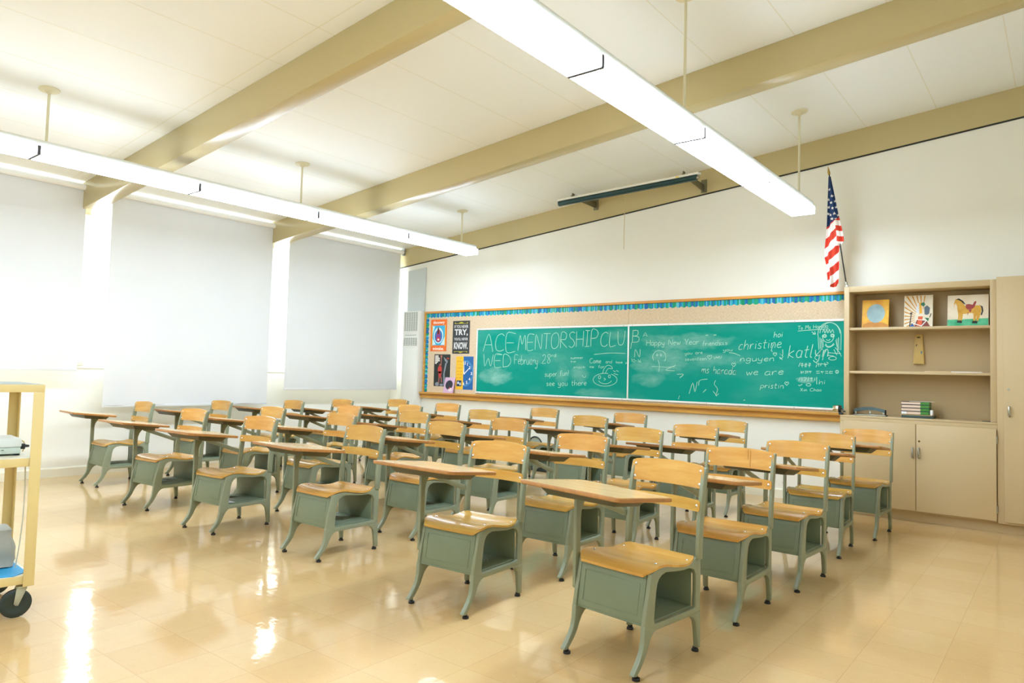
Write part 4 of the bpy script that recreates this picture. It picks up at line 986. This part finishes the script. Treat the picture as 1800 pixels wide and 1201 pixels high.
# tall cabinet, running out of the frame
tc = thing('tall_cabinet', 'tall tan cupboard with a single door at the right edge', 'cabinet', (0, 7.4, 0)); xf = Matrix.Translation(-Vector(tc.location))
MB().box(-.482, .42, 7.201, YB2+.013, .085, 2.158).build('carcass', CAB, tc, bevel=.003, xf=xf)
MB().box(-.482, .42, 7.266, YB2, 0, .0849).build('toe_kick', CAB, tc, xf=xf)
d = MB().box(-.436, .37, 7.180, 7.2005, .104, 2.11).build('door', CAB, tc, bevel=.004, xf=xf)
handle(d, -.398, .983, 1.061, 7.180, xf); MB().cyl((-.401, 7.1765, 1.204), (-.401, 7.182, 1.204), .010, n=14).build('lock', NICK, d, xf=xf)
# ------------------------------------------------------------------ things on the shelves
def canvas(name, lab, x0, x1, z0, h, tilt, base, side=None):
    """canvas leaning backwards on the shelf; returns (object, map) """
    y0 = 7.44
    def M_(x, z, o): return (x, y0 + (z-z0)*tilt - o, z)
    b = MB(); b.loft([[M_(x0, z0, 0), M_(x1, z0, 0), (x1, y0+.014, z0), (x0, y0+.014, z0)], [M_(x0, z0+h, 0), M_(x1, z0+h, 0), (x1, y0+.014+h*tilt, z0+h), (x0, y0+.014+h*tilt, z0+h)]])
    o = tag(b.build(name, base), lab, 'painting')
    def add(polys, nm, m, lay):
        q = MB()
        for P in polys:
            off = .0005*lay
            q.loft([[M_(x0+(x1-x0)*u, z0+h*v, off) for u, v in P], [M_(x0+(x1-x0)*u, z0+h*v, off-.0004) for u, v in P]])
        q.build(nm, m, o)
    return o, add
def m_paint(name, c1, c2, sc=9):
    m = mat(name, c1, .5); q = NT(m); q.ln(q.ramp(q.noise(sc, 5, q.coord()), [(.35, lin(c2)), (.65, lin(c1))]), q.b.inputs['Base Color']); return m
o, add = canvas('painting', 'small canvas in yellow and orange with a grey-blue oval patch, left on the top shelf', -1.580, -1.348, 1.7575, .277, .16, m_paint('orange_yellow_paint', (240, 186, 28), (222, 146, 22), 14))
add([[(.02, .01), (.98, .01), (.98, .12), (.80, .20), (.25, .20), (.05, .14)]], 'ochre_ground', m_paint('ochre_paint', (206, 140, 28), (186, 120, 20), 14), 1)
add([ellipse(.52, .52, .34, .33, 24)], 'grey_blue_patch', m_paint('grey_blue_paint', (158, 186, 186), (136, 166, 170), 14), 2)
o, add = canvas('painting', 'canvas with ochre rays and bright abstract blocks, middle of the top shelf', -1.218, -.984, 1.7575, .303, .13, m_paint('cream_canvas', (240, 232, 210), (228, 216, 190), 10))
rays = []
for i in range(13):
    a = math.radians(80+i*11.5); a2 = a+math.radians(3.6); c = (.62, .30)
    def edge(a):
        dx, dy = math.cos(a), math.sin(a); t = 9
        if dx > 1e-6: t = min(t, (.985-c[0])/dx)
        if dx < -1e-6: t = min(t, (.015-c[0])/dx)
        if dy > 1e-6: t = min(t, (.985-c[1])/dy)
        if dy < -1e-6: t = min(t, (.015-c[1])/dy)
        return t
    t1, t2 = edge(a), edge(a2)
    rays.append([(c[0]+.25*math.cos(a), c[1]+.25*math.sin(a)), (c[0]+t1*math.cos(a), c[1]+t1*math.sin(a)), (c[0]+t2*math.cos(a2), c[1]+t2*math.sin(a2)), (c[0]+.25*math.cos(a2), c[1]+.25*math.sin(a2))])
add(rays, 'ochre_rays', mat('ray_ochre', (206, 144, 34), .5), 1)
add([[(.40, .50), (.48, .76), (.60, .76), (.58, .38)]], 'pale_block', mat('block_pale', (220, 226, 226), .5), 2)
add([[(.54, .42), (.52, .78), (.60, .76), (.64, .44)]], 'yellow_block', mat('block_yellow', (232, 172, 30), .5), 3)
add([[(.72, .40), (.70, .62), (.80, .68), (.90, .60), (.88, .42), (.80, .38)]], 'slate_block', mat('block_slate', (78, 96, 108), .5), 2)
add([[(.60, .76), (.58, .70), (.68, .64), (.74, .70), (.70, .78)], [(.72, .30), (.88, .28), (.84, .18)]], 'green_block', mat('block_green', (30, 108, 72), .5), 4)
add([[(.36, .02), (.46, .24), (.78, .22), (.92, .02)]], 'brown_block', mat('block_brown', (132, 52, 36), .5), 2)
add([[(.46, .04), (.50, .34), (.66, .34), (.62, .04)]], 'orange_block', mat('block_orange', (226, 92, 34), .5), 3)
add([[(.20, .02), (.30, .14), (.38, .02)]], 'blue_block', mat('block_blue', (30, 84, 160), .5), 3)
add([[(.18, .02), (.22, .02), (.27, .40), (.24, .42)], [(.22, .40), (.30, .44), (.28, .48), (.21, .46)], [(.88, .30), (.91, .30), (.96, .42), (.93, .43)]], 'dark_posts', mat('block_dark', (66, 56, 44), .5), 4)
add([[(.30, .12), (.62, .03), (.63, .055), (.31, .145)], [(.62, .03), (.80, .20), (.78, .22), (.61, .055)], [(.42, .24), (.78, .20), (.78, .222), (.42, .262)]], 'white_lines', mat('block_white', (240, 240, 234), .5), 5)
o, add = canvas('painting', 'wide canvas of a yellow horse with a red saddle on green grass', -.868, -.558, 1.7575, .287, .12, m_paint('sky_cream_paint', (240, 230, 208), (230, 214, 184), 7))
add([[(.005, .005), (.995, .005), (.995, .25), (.5, .235), (.005, .225)]], 'grass', m_paint('grass_paint', (92, 196, 150), (48, 168, 116), 16), 1)
HY = m_paint('horse_paint', (226, 178, 66), (206, 152, 44), 14)
add([[(.26, .62), (.33, .68), (.44, .66), (.56, .62), (.70, .66), (.80, .66), (.83, .56), (.82, .42), (.72, .40), (.58, .42), (.46, .40), (.34, .40), (.26, .46)]], 'horse_body', HY, 2)
add([[(.25, .50), (.24, .66), (.20, .76), (.16, .66), (.185, .625), (.155, .64), (.165, .76), (.19, .86), (.26, .88), (.34, .80), (.42, .68), (.40, .52)], [(.255, .50), (.38, .46), (.385, .36), (.36, .19), (.32, .19), (.32, .34), (.30, .19), (.255, .19), (.27, .34)], [(.62, .46), (.82, .50), (.80, .34), (.76, .17), (.71, .17), (.72, .36), (.68, .17), (.635, .17), (.645, .34)]], 'horse_limbs', HY, 3)
add([[(.20, .87), (.28, .90), (.38, .82), (.45, .70), (.40, .72), (.33, .81), (.26, .855)], [(.80, .66), (.86, .62), (.88, .48), (.84, .34), (.81, .36), (.84, .46), (.83, .58)], [(.235, .13), (.36, .11), (.36, .19), (.25, .20)], [(.60, .10), (.73, .09), (.74, .165), (.62, .18)]], 'black_mane_tail_hooves', mat('horse_black', (32, 34, 32), .6), 4)
add([[(.45, .60), (.46, .70), (.54, .71), (.62, .68), (.66, .78), (.70, .80), (.71, .76), (.66, .60), (.58, .53), (.49, .54)], [(.52, .53), (.60, .52), (.575, .46), (.55, .44)], [(.50, .46), (.515, .46), (.505, .36), (.495, .36)]], 'red_saddle', mat('saddle_red', (160, 62, 58), .5), 5)
# wooden wedge box hanging upright on the shelf
wd = mat('pine_wedge', (206, 176, 104), .5, vary=.12, nscale=12); b = MB()
b.loft([[(-1.161, 7.562, 1.421), (-1.068, 7.562, 1.421), (-1.068, 7.5995, 1.421), (-1.161, 7.5995, 1.421)], [(-1.145, 7.572, 1.700), (-1.083, 7.572, 1.700), (-1.083, 7.5995, 1.700), (-1.145, 7.5995, 1.700)]])
w_ = b.build('wooden_block', wd, bevel=.004); tag(w_, 'tapered pine block hanging on the back of the middle compartment', 'wooden block')
q = MB(); q.prism(ellipse(-1.115, 1.672, .016, .007, 12), 'y', 7.5695, 7.574); q.prism([(-1.140, 1.59), (-1.132, 1.61), (-1.126, 1.605), (-1.134, 1.587)], 'y', 7.5675, 7.572)
q.build('dark_marks', mat('burnt_mark', (56, 44, 30), .6), w_)
q = MB(); q.prism([(-1.098, 1.535), (-1.088, 1.547), (-1.086, 1.525), (-1.093, 1.512)], 'y', 7.5645, 7.570); q.build('blue_mark', mat('blue_mark', (60, 130, 150), .6), w_)
# papers
PAP = mat('white_paper', (244, 244, 246), .6); TANP = mat('tan_paper', (214, 188, 146), .6)
tag(MB().box(-1.03, -.83, 7.315, 7.56, 1.3435, 1.352).build('folder', TANP, bevel=.001), 'tan paper folder lying on the middle shelf, left of the white papers', 'folder')
tag(MB().box(-.825, -.60, 7.315, 7.55, 1.3435, 1.350).build('paper_stack', PAP, bevel=.001), 'white papers lying at the front of the middle shelf', 'paper')
# three-hole punch
BLK = mat('black_plastic', (30, 42, 42), .35); GRM = mat('gunmetal_enamel', (62, 82, 82), .35, .2)
t = thing('hole_punch', 'long dark three-hole punch with silver punch heads on the cabinet top', 'hole punch', (-1.49, 7.40, .9212)); xf = Matrix.Translation(-Vector(t.location))
MB().box(-1.638, -1.345, 7.36, 7.43, .9212, .932).build('base', BLK, t, bevel=.003, xf=xf)
MB().box(-1.63, -1.355, 7.353, 7.3599, .9225, .9315).build('edge_strip', NICK, t, bevel=.001, xf=xf)
h = MB(); N = 16; R = []
for i in range(N+1):
    u = i/N; x = -1.632+.272*u; z = .975+.022*math.sin(PI*u); w2 = .016
    R.append([(x, 7.368, z-.024), (x, 7.415, z-.026), (x, 7.418, z), (x, 7.372, z+.006)])
h.loft(R).build('lever', GRM, t, smooth=True, xf=xf)
for x in (-1.615, -1.49, -1.375):
    MB().box(x-.009, x+.009, 7.37, 7.395, .932, .960).build('punch_head', NICK, t, bevel=.003, xf=xf)
for x in (-1.635, -1.366): MB().box(x, x+.006, 7.365, 7.425, .932, .975).build('arm', BLK, t, bevel=.002, xf=xf)
# tray and stack of books
t = thing('paper_tray', 'flat dark tray under the small stack of books', 'tray', (-1.09, 7.42, .9212)); xf = Matrix.Translation(-Vector(t.location))
MB().box(-1.222, -.965, 7.34, 7.50, .9212, .946).build('tray', GRM, t, bevel=.003, xf=xf)
MB().box(-1.228, -.975, 7.335, 7.505, .9465, .951).build('board_lid', wd, t, bevel=.001, xf=xf)
PAGE = mat('peach_pages', (232, 206, 186), .7); GRN = mat('green_cover', (60, 140, 50), .4, vary=.5, nscale=70); NAVY = mat('dark_cover', (24, 36, 52), .4); PINK = mat('pink_cover', (214, 176, 170), .45)
z = .9515
for i, (col, hh, dx) in enumerate(((NAVY, .031, .002), (NAVY, .029, 0), (GRN, .030, .003), (NAVY, .028, -.002))):
    lab = ('thin book at the bottom of the stack with a white label patch', 'second book from the bottom of the shelf stack', 'third book up in the shelf stack', 'topmost thick book of the shelf stack')[i]
    t = thing('book', lab, 'book', (-1.1, 7.42, z), group='small stack of books by the shelf back'); xf = Matrix.Translation(-Vector(t.location))
    c = MB(); c.box(-1.226+dx, -1.0, 7.35, 7.49, z, z+.0035).box(-1.226+dx, -1.0, 7.35, 7.49, z+hh-.0035, z+hh-.0003); c.build('cover', NAVY, t, xf=xf)
    MB().box(-1.222+dx, -1.07, 7.353, 7.487, z+.0036, z+hh-.0036).build('pages', PAGE, t, xf=xf)
    MB().box(-1.069, -1.0, 7.349, 7.49, z+.0036, z+hh-.0036).build('spine_band', GRN, t, xf=xf)
    if i == 0: MB().box(-1.222, -1.18, 7.348, 7.3495, z+.004, z+hh-.005).build('label_patch', PAP, t, xf=xf)
    z += hh
tag(MB().box(-1.16, -.972, 7.36, 7.48, z, z+.003).build('magazine', mat('magazine_cream', (222, 214, 196), .4)), 'thin pale magazine lying on top of the book stack', 'magazine')
tag(MB().box(-.995, -.975, 7.36, 7.44, .9515, .998).build('white_box', PAP, bevel=.001), 'small white box at the right end of the book stack', 'box')
tag(MB().box(-.60, -.54, 7.33, 7.39, .9212, .9255).build('black_card', BLK, bevel=.001), 'small flat black piece on the cabinet top, far right', 'card')
# pencil sharpener on the stile
t = thing('pencil_sharpener', 'chrome and black crank pencil sharpener fixed by the board corner', 'pencil sharpener', (-1.74, 7.24, .925)); xf = Matrix.Translation(-Vector(t.location))
CHR = mat('old_chrome', (206, 196, 170), .18, 1.0)
MB().cyl((-1.785, 7.25, .975), (-1.735, 7.25, .975), .036, .038, 22).build('shavings_cup', CHR, t, smooth=True, xf=xf, bevel=.002)
g = MB(); g.cyl((-1.7349, 7.25, .975), (-1.715, 7.25, .975), .04, .03, 20); g.box(-1.735, -1.70, 7.225, 7.275, .9215, .945); g.build('mount', BLK, t, bevel=.003, xf=xf)
g = MB(); g.tube([(-1.7149, 7.25, .975), (-1.700, 7.25, .975), (-1.698, 7.235, .955)], .005, 8); g.cyl((-1.700, 7.235, .955), (-1.675, 7.235, .955), .006, n=10); g.build('crank', BLK, t, smooth=True, xf=xf)

# ------------------------------------------------------------------ flag
t = thing('flag', 'american flag hanging from a slanted staff at the shelf corner', 'flag', (-1.69, 7.33, 2.152)); xf = Matrix.Translation(-Vector(t.location))
B0, B1 = Vector((-1.690, 7.33, 2.152)), Vector((-1.835, 7.25, 3.265))
MB().tube([B0, B1], [.0065, .0055], 10).build('staff', mat('black_staff', (38, 34, 30), .3), t, smooth=True, xf=xf)
dv = (B1-B0).normalized()
MB().cyl(B1, B1+dv*.02, .010, .013, 12).cyl(B1+dv*.02, B1+dv*.085, .013, .0008, 12).build('finial', mat('gilt_spear', (176, 142, 70), .3, .7), t, smooth=True, xf=xf)
MB().box(-1.703, -1.677, 7.315, 7.345, 2.1525, 2.172).cyl(B0+dv*.012, B0+dv*.055, .014, n=14).build('socket', NICK, t, bevel=.002, xf=xf)
def rowat(z, T):                     # linear table lookup
    for (a, *A), (b, *B_) in zip(T, T[1:]):
        if z >= b or b == T[-1][0]:
            t_ = (a-z)/(a-b); return [p+(q-p)*t_ for p, q in zip(A, B_)]
# hanging cloth: z, left edge x, right edge x (staff side above 2.62)
TAB = [(3.245, -1.842, -1.822), (3.10, -1.848, -1.795), (2.95, -1.855, -1.768), (2.80, -1.862, -1.738), (2.66, -1.872, -1.708), (2.60, -1.880, -1.705), (2.545, -1.884, -1.745), (2.46, -1.888, -1.752), (2.38, -1.872, -1.748), (2.28, -1.864, -1.752), (2.20, -1.858, -1.756), (2.168, -1.85, -1.775)]
fm = [mat('flag_white', (244, 240, 234), .8), mat('flag_red', (214, 62, 38), .8), mat('flag_blue', (26, 58, 104), .8)]
f = MB(); NU, NV = 56, 250; zt2, zb2 = 3.245, 2.168
def cloth(u, v, off=0):
    z = zt2+(zb2-zt2)*v; xl, xr = rowat(z, TAB); amp = .006+.020*v
    y = 7.25 + .08*v*.5 + amp*math.sin(u*8.5+1.2*v) + amp*.5*math.sin(u*17-2*v)
    zz = z
    if v > .96: zz += -.012*math.sin(u*PI)*(v-.96)/.04
    return (xl+(xr-xl)*(u+.03*math.sin(u*8.5+1.0)), y+off, zz)
base = f.verts([cloth(a/NU, b/NV) for b in range(NV+1) for a in range(NU+1)])
def star(px, pz, r):
    a = math.atan2(px, pz) % (2*PI/5); a = min(a, 2*PI/5-a); rr = math.hypot(px, pz)
    return rr < r*(.382/(max(.382, 0) + (1-.382)*(a/(PI/5)))) if rr > 1e-6 else True
for b in range(NV):
    for a in range(NU):
        u, v = (a+.5)/NU, (b+.5)/NV; x, y, z = cloth(u, v)
        lower = z < 2.80+.10*(u-.5)
        if not lower:
            f.cur = 2
            for k, (sx, sz) in enumerate(((-1.835, 3.12), (-1.81, 3.05), (-1.845, 3.02), (-1.818, 2.985), (-1.783, 3.0), (-1.842, 2.945), (-1.805, 2.93), (-1.775, 2.94), (-1.85, 2.88), (-1.825, 2.865), (-1.788, 2.875), (-1.758, 2.86), (-1.81, 2.825), (-1.772, 2.82))):
                if star(x-sx, z-sz, .017): f.cur = 0
        else:
            if u > .62 and z > 2.56: s_ = (z + .10*(x+1.75))/.052      # short fold by the staff
            else: s_ = (z - 1.05*(x+1.87))/.085
            f.cur = 1 if int(math.floor(s_)) % 2 == 0 else 0
        k = base + b*(NU+1)+a; f.face((k, k+1, k+NU+2, k+NU+1))
f.build('cloth', fm, t, smooth=True, xf=xf)

# ------------------------------------------------------------------ rolled projection screen
t = thing('projection_screen', 'rolled-up screen in a dark green case on two brackets above the board', 'projection screen', (-4.0, 7.07, 3.35)); xf = Matrix.Translation(-Vector(t.location))
DG = mat('dark_green_case', (34, 66, 66), .35, .1); OLV = mat('olive_bracket_steel', (118, 112, 84), .45, .4)
sx0, sx1 = -4.93, -3.10; dzs = lambda x: (x-sx0)/(sx1-sx0)*.052
oct_ = [(.034*math.cos(PI/8+i*PI/4), .034*math.sin(PI/8+i*PI/4)) for i in range(8)]
MB().loft([[(x, 7.07+a, 3.345+dzs(x)+b) for a, b in oct_] for x in (sx0, sx1-.03)]).build('case', DG, t, bevel=.003, xf=xf)
MB().loft([[(x, 7.030, 3.368+dzs(x)), (x, 7.105, 3.3785+dzs(x)), (x, 7.105, 3.396+dzs(x)), (x, 7.030, 3.392+dzs(x))] for x in (sx0, sx1)]).build('white_channel', mat('white_channel_enamel', (228, 228, 216), .4), t, xf=xf)
MB().loft([[(x, 7.0350, 3.3175+dzs(x)), (x, 7.041, 3.3155+dzs(x)), (x, 7.041, 3.309+dzs(x)), (x, 7.035, 3.309+dzs(x))] for x in (sx0+.02, sx1-.05)]).build('hem_bar', DG, t, xf=xf)
MB().cyl((sx1-.029, 7.07, 3.395), (sx1-.005, 7.07, 3.395), .022, .018, 14).build('end_cap', NICK, t, smooth=True, xf=xf)
for bx in (-4.72, -3.275):
    zt3 = 3.40+dzs(bx)
    g = MB(); g.box(bx-.035, bx+.035, 7.590, 7.5978, 3.345+(.02 if bx > -4 else 0), 3.50+(.015 if bx > -4 else 0))
    g.loft([[(bx-.003, 7.5899, 3.37), (bx+.003, 7.5899, 3.37), (bx+.003, 7.5899, 3.46), (bx-.003, 7.5899, 3.46)],
            [(bx-.003, 7.12, 3.37+dzs(bx)), (bx+.003, 7.12, 3.37+dzs(bx)), (bx+.003, 7.12, zt3+.03), (bx-.003, 7.12, zt3+.03)]])
    g.box(bx-.016, bx+.016, 7.03, 7.125, zt3-.001, zt3+.006).box(bx-.016, bx-.012, 7.06, 7.12, zt3+.006, zt3+.045)
    g.build('bracket', OLV, t, bevel=.001, xf=xf)
g = MB(); g.tube([(-3.99, 7.038, 3.322), (-3.989, 7.038, 3.1), (-3.992, 7.038, 2.9), (-3.991, 7.038, 2.73), (-3.99, 7.038, 2.69)], .0032, 6); g.tube([(-3.99+.012*math.cos(a), 7.038, 3.312+.012*math.sin(a)) for a in [i*PI/6 for i in range(13)]], .0022, 5)
g.build('pull_cord', mat('cord_beige', (196, 178, 128), .7), t, smooth=True, xf=xf)
MB().box(-3.36, -3.32, 7.0285, 7.0299, 3.418, 3.430).build('yellow_label', mat('label_yellow', (236, 206, 40), .5), t, xf=xf)

# ------------------------------------------------------------------ media cart
RZ = .075
t = thing('media_cart', 'beige steel media cart on casters at the left edge of the room', 'cart', (-4.18, .86, 0)); xf = Matrix.Translation(-Vector(t.location))
CART = mat('beige_cart_enamel', (220, 198, 136), .42, vary=.07, nscale=5); CSH = mat('cart_shelf_enamel', (226, 222, 200), .5, vary=.05); RUB = mat('caster_rubber', (38, 50, 44), .5); FORK = mat('caster_fork', (178, 180, 158), .4, .4)
cx0, cx1, cy0, cy1 = -4.45, -3.92, .40, 1.283
def tray(z, hz, name):
    g = MB(); th = .004
    g.box(cx0, cx1, cy0, cy1, z-hz*.5-.002, z-hz*.5+.002) if False else None
    g.box(cx0+th, cx1-th, cy0+th, cy1-th, z-.006, z-.002)
    g.box(cx1-th, cx1, cy0, cy1, z-hz, z).box(cx0, cx0+th, cy0, cy1, z-hz, z).box(cx0+th, cx1-th, cy0, cy0+th, z-hz, z).box(cx0+th, cx1-th, cy1-th, cy1, z-hz, z)
    return g
g = tray(1.111, .037, 'top'); g.build('top_shelf', CART, t, bevel=.0015, xf=xf)
MB().box(cx0+.006, cx1-.006, cy0+.006, cy1-.006, 1.1091, 1.1125).build('top_mat', mat('grey_mat', (150, 156, 146), .6), t, bevel=.001, xf=xf)
def shelf2(z, name):
    cx0_, cx1_, cy0_, cy1_ = cx0+.006, cx1-.006, cy0+.006, cy1-.006; g = MB(); th = .004
    g.box(cx0_+th, cx1_-th, cy0_+th, cy1_-th, z-.006, z-.002)
    g.box(cx1_-th, cx1_, cy0_, cy1_, z-.040, z).box(cx0_, cx0_+th, cy0_, cy1_, z-.040, z).box(cx0_+th, cx1_-th, cy0_, cy0_+th, z-.040, z).box(cx0_+th, cx1_-th, cy1_-th, cy1_, z-.040, z)
    s = g.build(name, CART, t, bevel=.0012, xf=xf)
    MB().box(cx0_+th+.001, cx1_-th-.001, cy0_+th+.001, cy1_-th-.001, z-.0019, z+.0005).build('shelf_liner', CSH, s, xf=xf)
shelf2(.757, 'middle_shelf'); shelf2(.198, 'bottom_shelf')
for x, y, sx, sy in ((cx1, cy1, -1, -1), (cx0, cy1, 1, -1), (cx1, cy0, -1, 1), (cx0, cy0, 1, 1)):
    g = MB(); L = .046; th = .004
    P = [(x, y), (x, y+sy*L), (x+sx*th, y+sy*L), (x+sx*th, y+sy*th), (x+sx*L, y+sy*th), (x+sx*L, y)]
    g.prism(P, 'z', .146, 1.0735); g.build('post', CART, t, bevel=.001, xf=xf)
    # caster
    wx, wy = x+sx*.035, y+sy*.045
    c = MB(); c.cyl((wx, wy, .137), (wx, wy, .1459), .024, n=16)
    for s in (-1, 1):
        c.loft([[(wx+s*.019-.0015, wy-.022, .137), (wx+s*.019+.0015, wy-.022, .137), (wx+s*.019+.0015, wy+.022, .137), (wx+s*.019-.0015, wy+.022, .137)],
                [(wx+s*.019-.0015, wy-.030, .066), (wx+s*.019+.0015, wy-.030, .066), (wx+s*.019+.0015, wy-.012, .056), (wx+s*.019-.0015, wy-.012, .056)]])
    c.box(wx-.0205, wx+.0205, wy-.022, wy+.022, .134, .138)
    k = c.build('caster', FORK, t, bevel=.001, xf=xf)
    wh = MB(); wyy = wy-.02; R_ = .066
    prof_ = [(-.013, .012), (-.013, .040), (-.0145, .045), (-.0145, .060), (-.010, .066), (.010, .066), (.0145, .060), (.0145, .045), (.013, .040), (.013, .012)]
    wh.loft([[(wx+px, wyy+pr*math.cos(2*PI*i/28), R_+pr*math.sin(2*PI*i/28)) for i in range(28)] for px, pr in prof_])
    wh.build('wheel', RUB, k, smooth=True, xf=xf)
    MB().cyl((wx-.024, wyy, R_), (wx+.024, wyy, R_), .007, n=12).build('axle', NICK, k, xf=xf)
# projector on the middle shelf
WPL = mat('white_projector_plastic', (224, 232, 230), .4); WPL2 = mat('pale_green_plastic', (200, 214, 204), .45)
p = thing('projector', 'white projector with a black plug on the middle cart shelf', 'projector', (-4.15, 1.06, .7575)); xf = Matrix.Translation(-Vector(p.location))
MB().box(-4.29, -4.055, .93, 1.228, .798, .842).build('upper_case', WPL, p, bevel=.008, seg=3, xf=xf)
MB().box(-4.288, -4.058, .932, 1.225, .767, .7979).build('lower_case', WPL2, p, bevel=.005, xf=xf)
for x in (-4.08, -4.27):
    for y in (.95, 1.212): MB().box(x-.012, x+.012, y-.014, y+.012, .7577, .7669).build('foot', BLK, p, bevel=.002, xf=xf)
g = MB(); g.box(-4.115, -4.09, 1.2285, 1.250, .785, .812); g.cyl((-4.10, 1.250, .80), (-4.10, 1.268, .799), .008, .006, 10); g.build('plug', BLK, p, bevel=.002, xf=xf)
MB().tube([(-4.15, 1.227, .825), (-4.15, 1.24, .827), (-4.15, 1.255, .815), (-4.16, 1.262, .790), (-4.17, 1.255, .765)], .003, 6).build('thin_cable', mat('tan_cable', (196, 170, 110), .6), p, smooth=True, xf=xf)
MB().box(-4.054, -4.0535, 1.145, 1.155, .786, .789).build('port', BLK, p, xf=xf)
tag(MB().box(-4.36, -4.31, 1.15, 1.25, .7577, .795).build('cable_box', mat('olive_box', (150, 136, 92), .6), bevel=.004), 'small olive box behind the projector on the cart shelf', 'box')
# bag, blue folder, papers on the bottom shelf
BAG = mat('grey_bag_fabric', (164, 166, 156), .85, vary=.12, nscale=30); b = MB()
def bag(u, v):
    pass
rings = []; rr = random.Random(4)
for i in range(11):
    v = i/10; z = .206+.178*v; ins = .006*math.sin(v*PI*3)+.010*v; ring_ = []
    for (x, y) in round_poly([(-4.33+ins, .78), (-4.115-ins, .78), (-4.105-ins, 1.236+.010*math.sin(v*5)), (-4.32+ins, 1.225)], .03, 4):
        ring_.append((x+rr.uniform(-.003, .003), y+rr.uniform(-.003, .003), z+rr.uniform(-.002, .002)))
    rings.append(ring_)
b.loft(rings); o = b.build('soft_bag', BAG, smooth=True); tag(o, 'grey fabric bag slumped on the bottom shelf of the cart', 'bag')
g = MB(); g.tube([(-4.16, 1.15, .385), (-4.16, 1.12, .402), (-4.17, 1.05, .412), (-4.18, .97, .404), (-4.18, .93, .385)], .004, 8); g.build('strap', mat('grey_strap', (138, 146, 138), .6), o, smooth=True)
tag(MB().prism([(-4.30, 1.05), (-3.99, .98), (-3.93, 1.20), (-3.985, 1.262), (-4.28, 1.25)], 'z', .1990, .2015).build('blue_folder', mat('sky_blue_card', (42, 160, 216), .5)), 'bright blue folder under the grey bag on the cart', 'folder')
tag(MB().loft([[(-4.04, .80, .2020), (-3.945, .86, .2020), (-3.97, 1.115, .2020), (-4.10, 1.07, .2020)], [(-4.04, .80, .2035), (-3.945, .86, .2035), (-3.97, 1.115, .2035), (-4.10, 1.07, .2035)]]).build('paper_sheet', PAP), 'white paper sheet lying in front of the grey bag on the cart', 'paper')
tag(MB().tube([(-4.05, 1.245, .7505), (-4.05, 1.250, .60), (-4.055, 1.250, .45), (-4.07, 1.245, .32), (-4.08, 1.235, .206)], .0035, 6).build('white_cable', mat('white_cable', (206, 206, 188), .5), smooth=True), 'thin white cable hanging down inside the cart', 'cable')

PIV = Matrix.Translation((cx1, cy1, 0)); SW = PIV @ Matrix.Rotation(math.radians(-5.6), 4, 'Z') @ PIV.inverted()
for o in list(C.objects):        # the cart stands slightly askew, with everything on it
    if o.parent is None and o.name.split('.')[0] in ('media_cart', 'projector', 'cable_box', 'soft_bag', 'blue_folder', 'white_cable') : o.matrix_basis = SW @ o.matrix_basis
    if o.name.startswith('paper_sheet') and 'cart' in o.get('label', ''): o.matrix_basis = SW @ o.matrix_basis
# ------------------------------------------------------------------ small fan and cables by the front wall
t = thing('floor_fan', 'small round grey fan against the wall behind the desks', 'fan', (-5.50, 7.48, 0)); xf = Matrix.Translation(-Vector(t.location))
FG = mat('grey_fan_guard', (176, 184, 170), .5); c0 = Vector((-5.50, 7.47, .31))
g = MB(); g.tube([c0+Vector((.105*math.cos(a), 0, .105*math.sin(a))) for a in [i*PI/14 for i in range(29)]], .009, 8); g.build('guard_rim', BLK, t, smooth=True, xf=xf)
MB().cyl(c0+Vector((0, .03, 0)), c0+Vector((0, .005, 0)), .098, .10, 28).build('housing', FG, t, smooth=True, xf=xf)
g = MB()
for i in range(18):
    a = 2*PI*i/18; g.tube([c0+Vector((.03*math.cos(a), -.012, .03*math.sin(a))), c0+Vector((.104*math.cos(a), -.002, .104*math.sin(a)))], .0016, 4)
g.build('guard_wires', FG, t, xf=xf)
MB().cyl(c0+Vector((0, .004, 0)), c0+Vector((0, -.016, 0)), .036, .032, 20).build('hub', GRM, t, smooth=True, xf=xf)
g = MB(); g.cyl((-5.50, 7.485, .012), (-5.50, 7.485, .215), .012, n=12); g.cyl((-5.50, 7.48, 0), (-5.50, 7.48, .018), .095, .085, 24); g.build('stand', FG, t, smooth=True, xf=xf)
g = MB(); rr = random.Random(9); pts = []
for i in range(120):
    a = i*.42; R_ = .13+.06*math.sin(i*.19)
    pts.append((-5.27+1.6*R_*math.cos(a)+.1*math.sin(i*.05), 7.38+R_*.55*math.sin(a), .006+.00022*i))
g.tube(pts, .0055, 6); tag(g.build('power_cord', BLK, smooth=True), 'tangled black cord coiled on the floor near the chalkboard wall', 'cord')
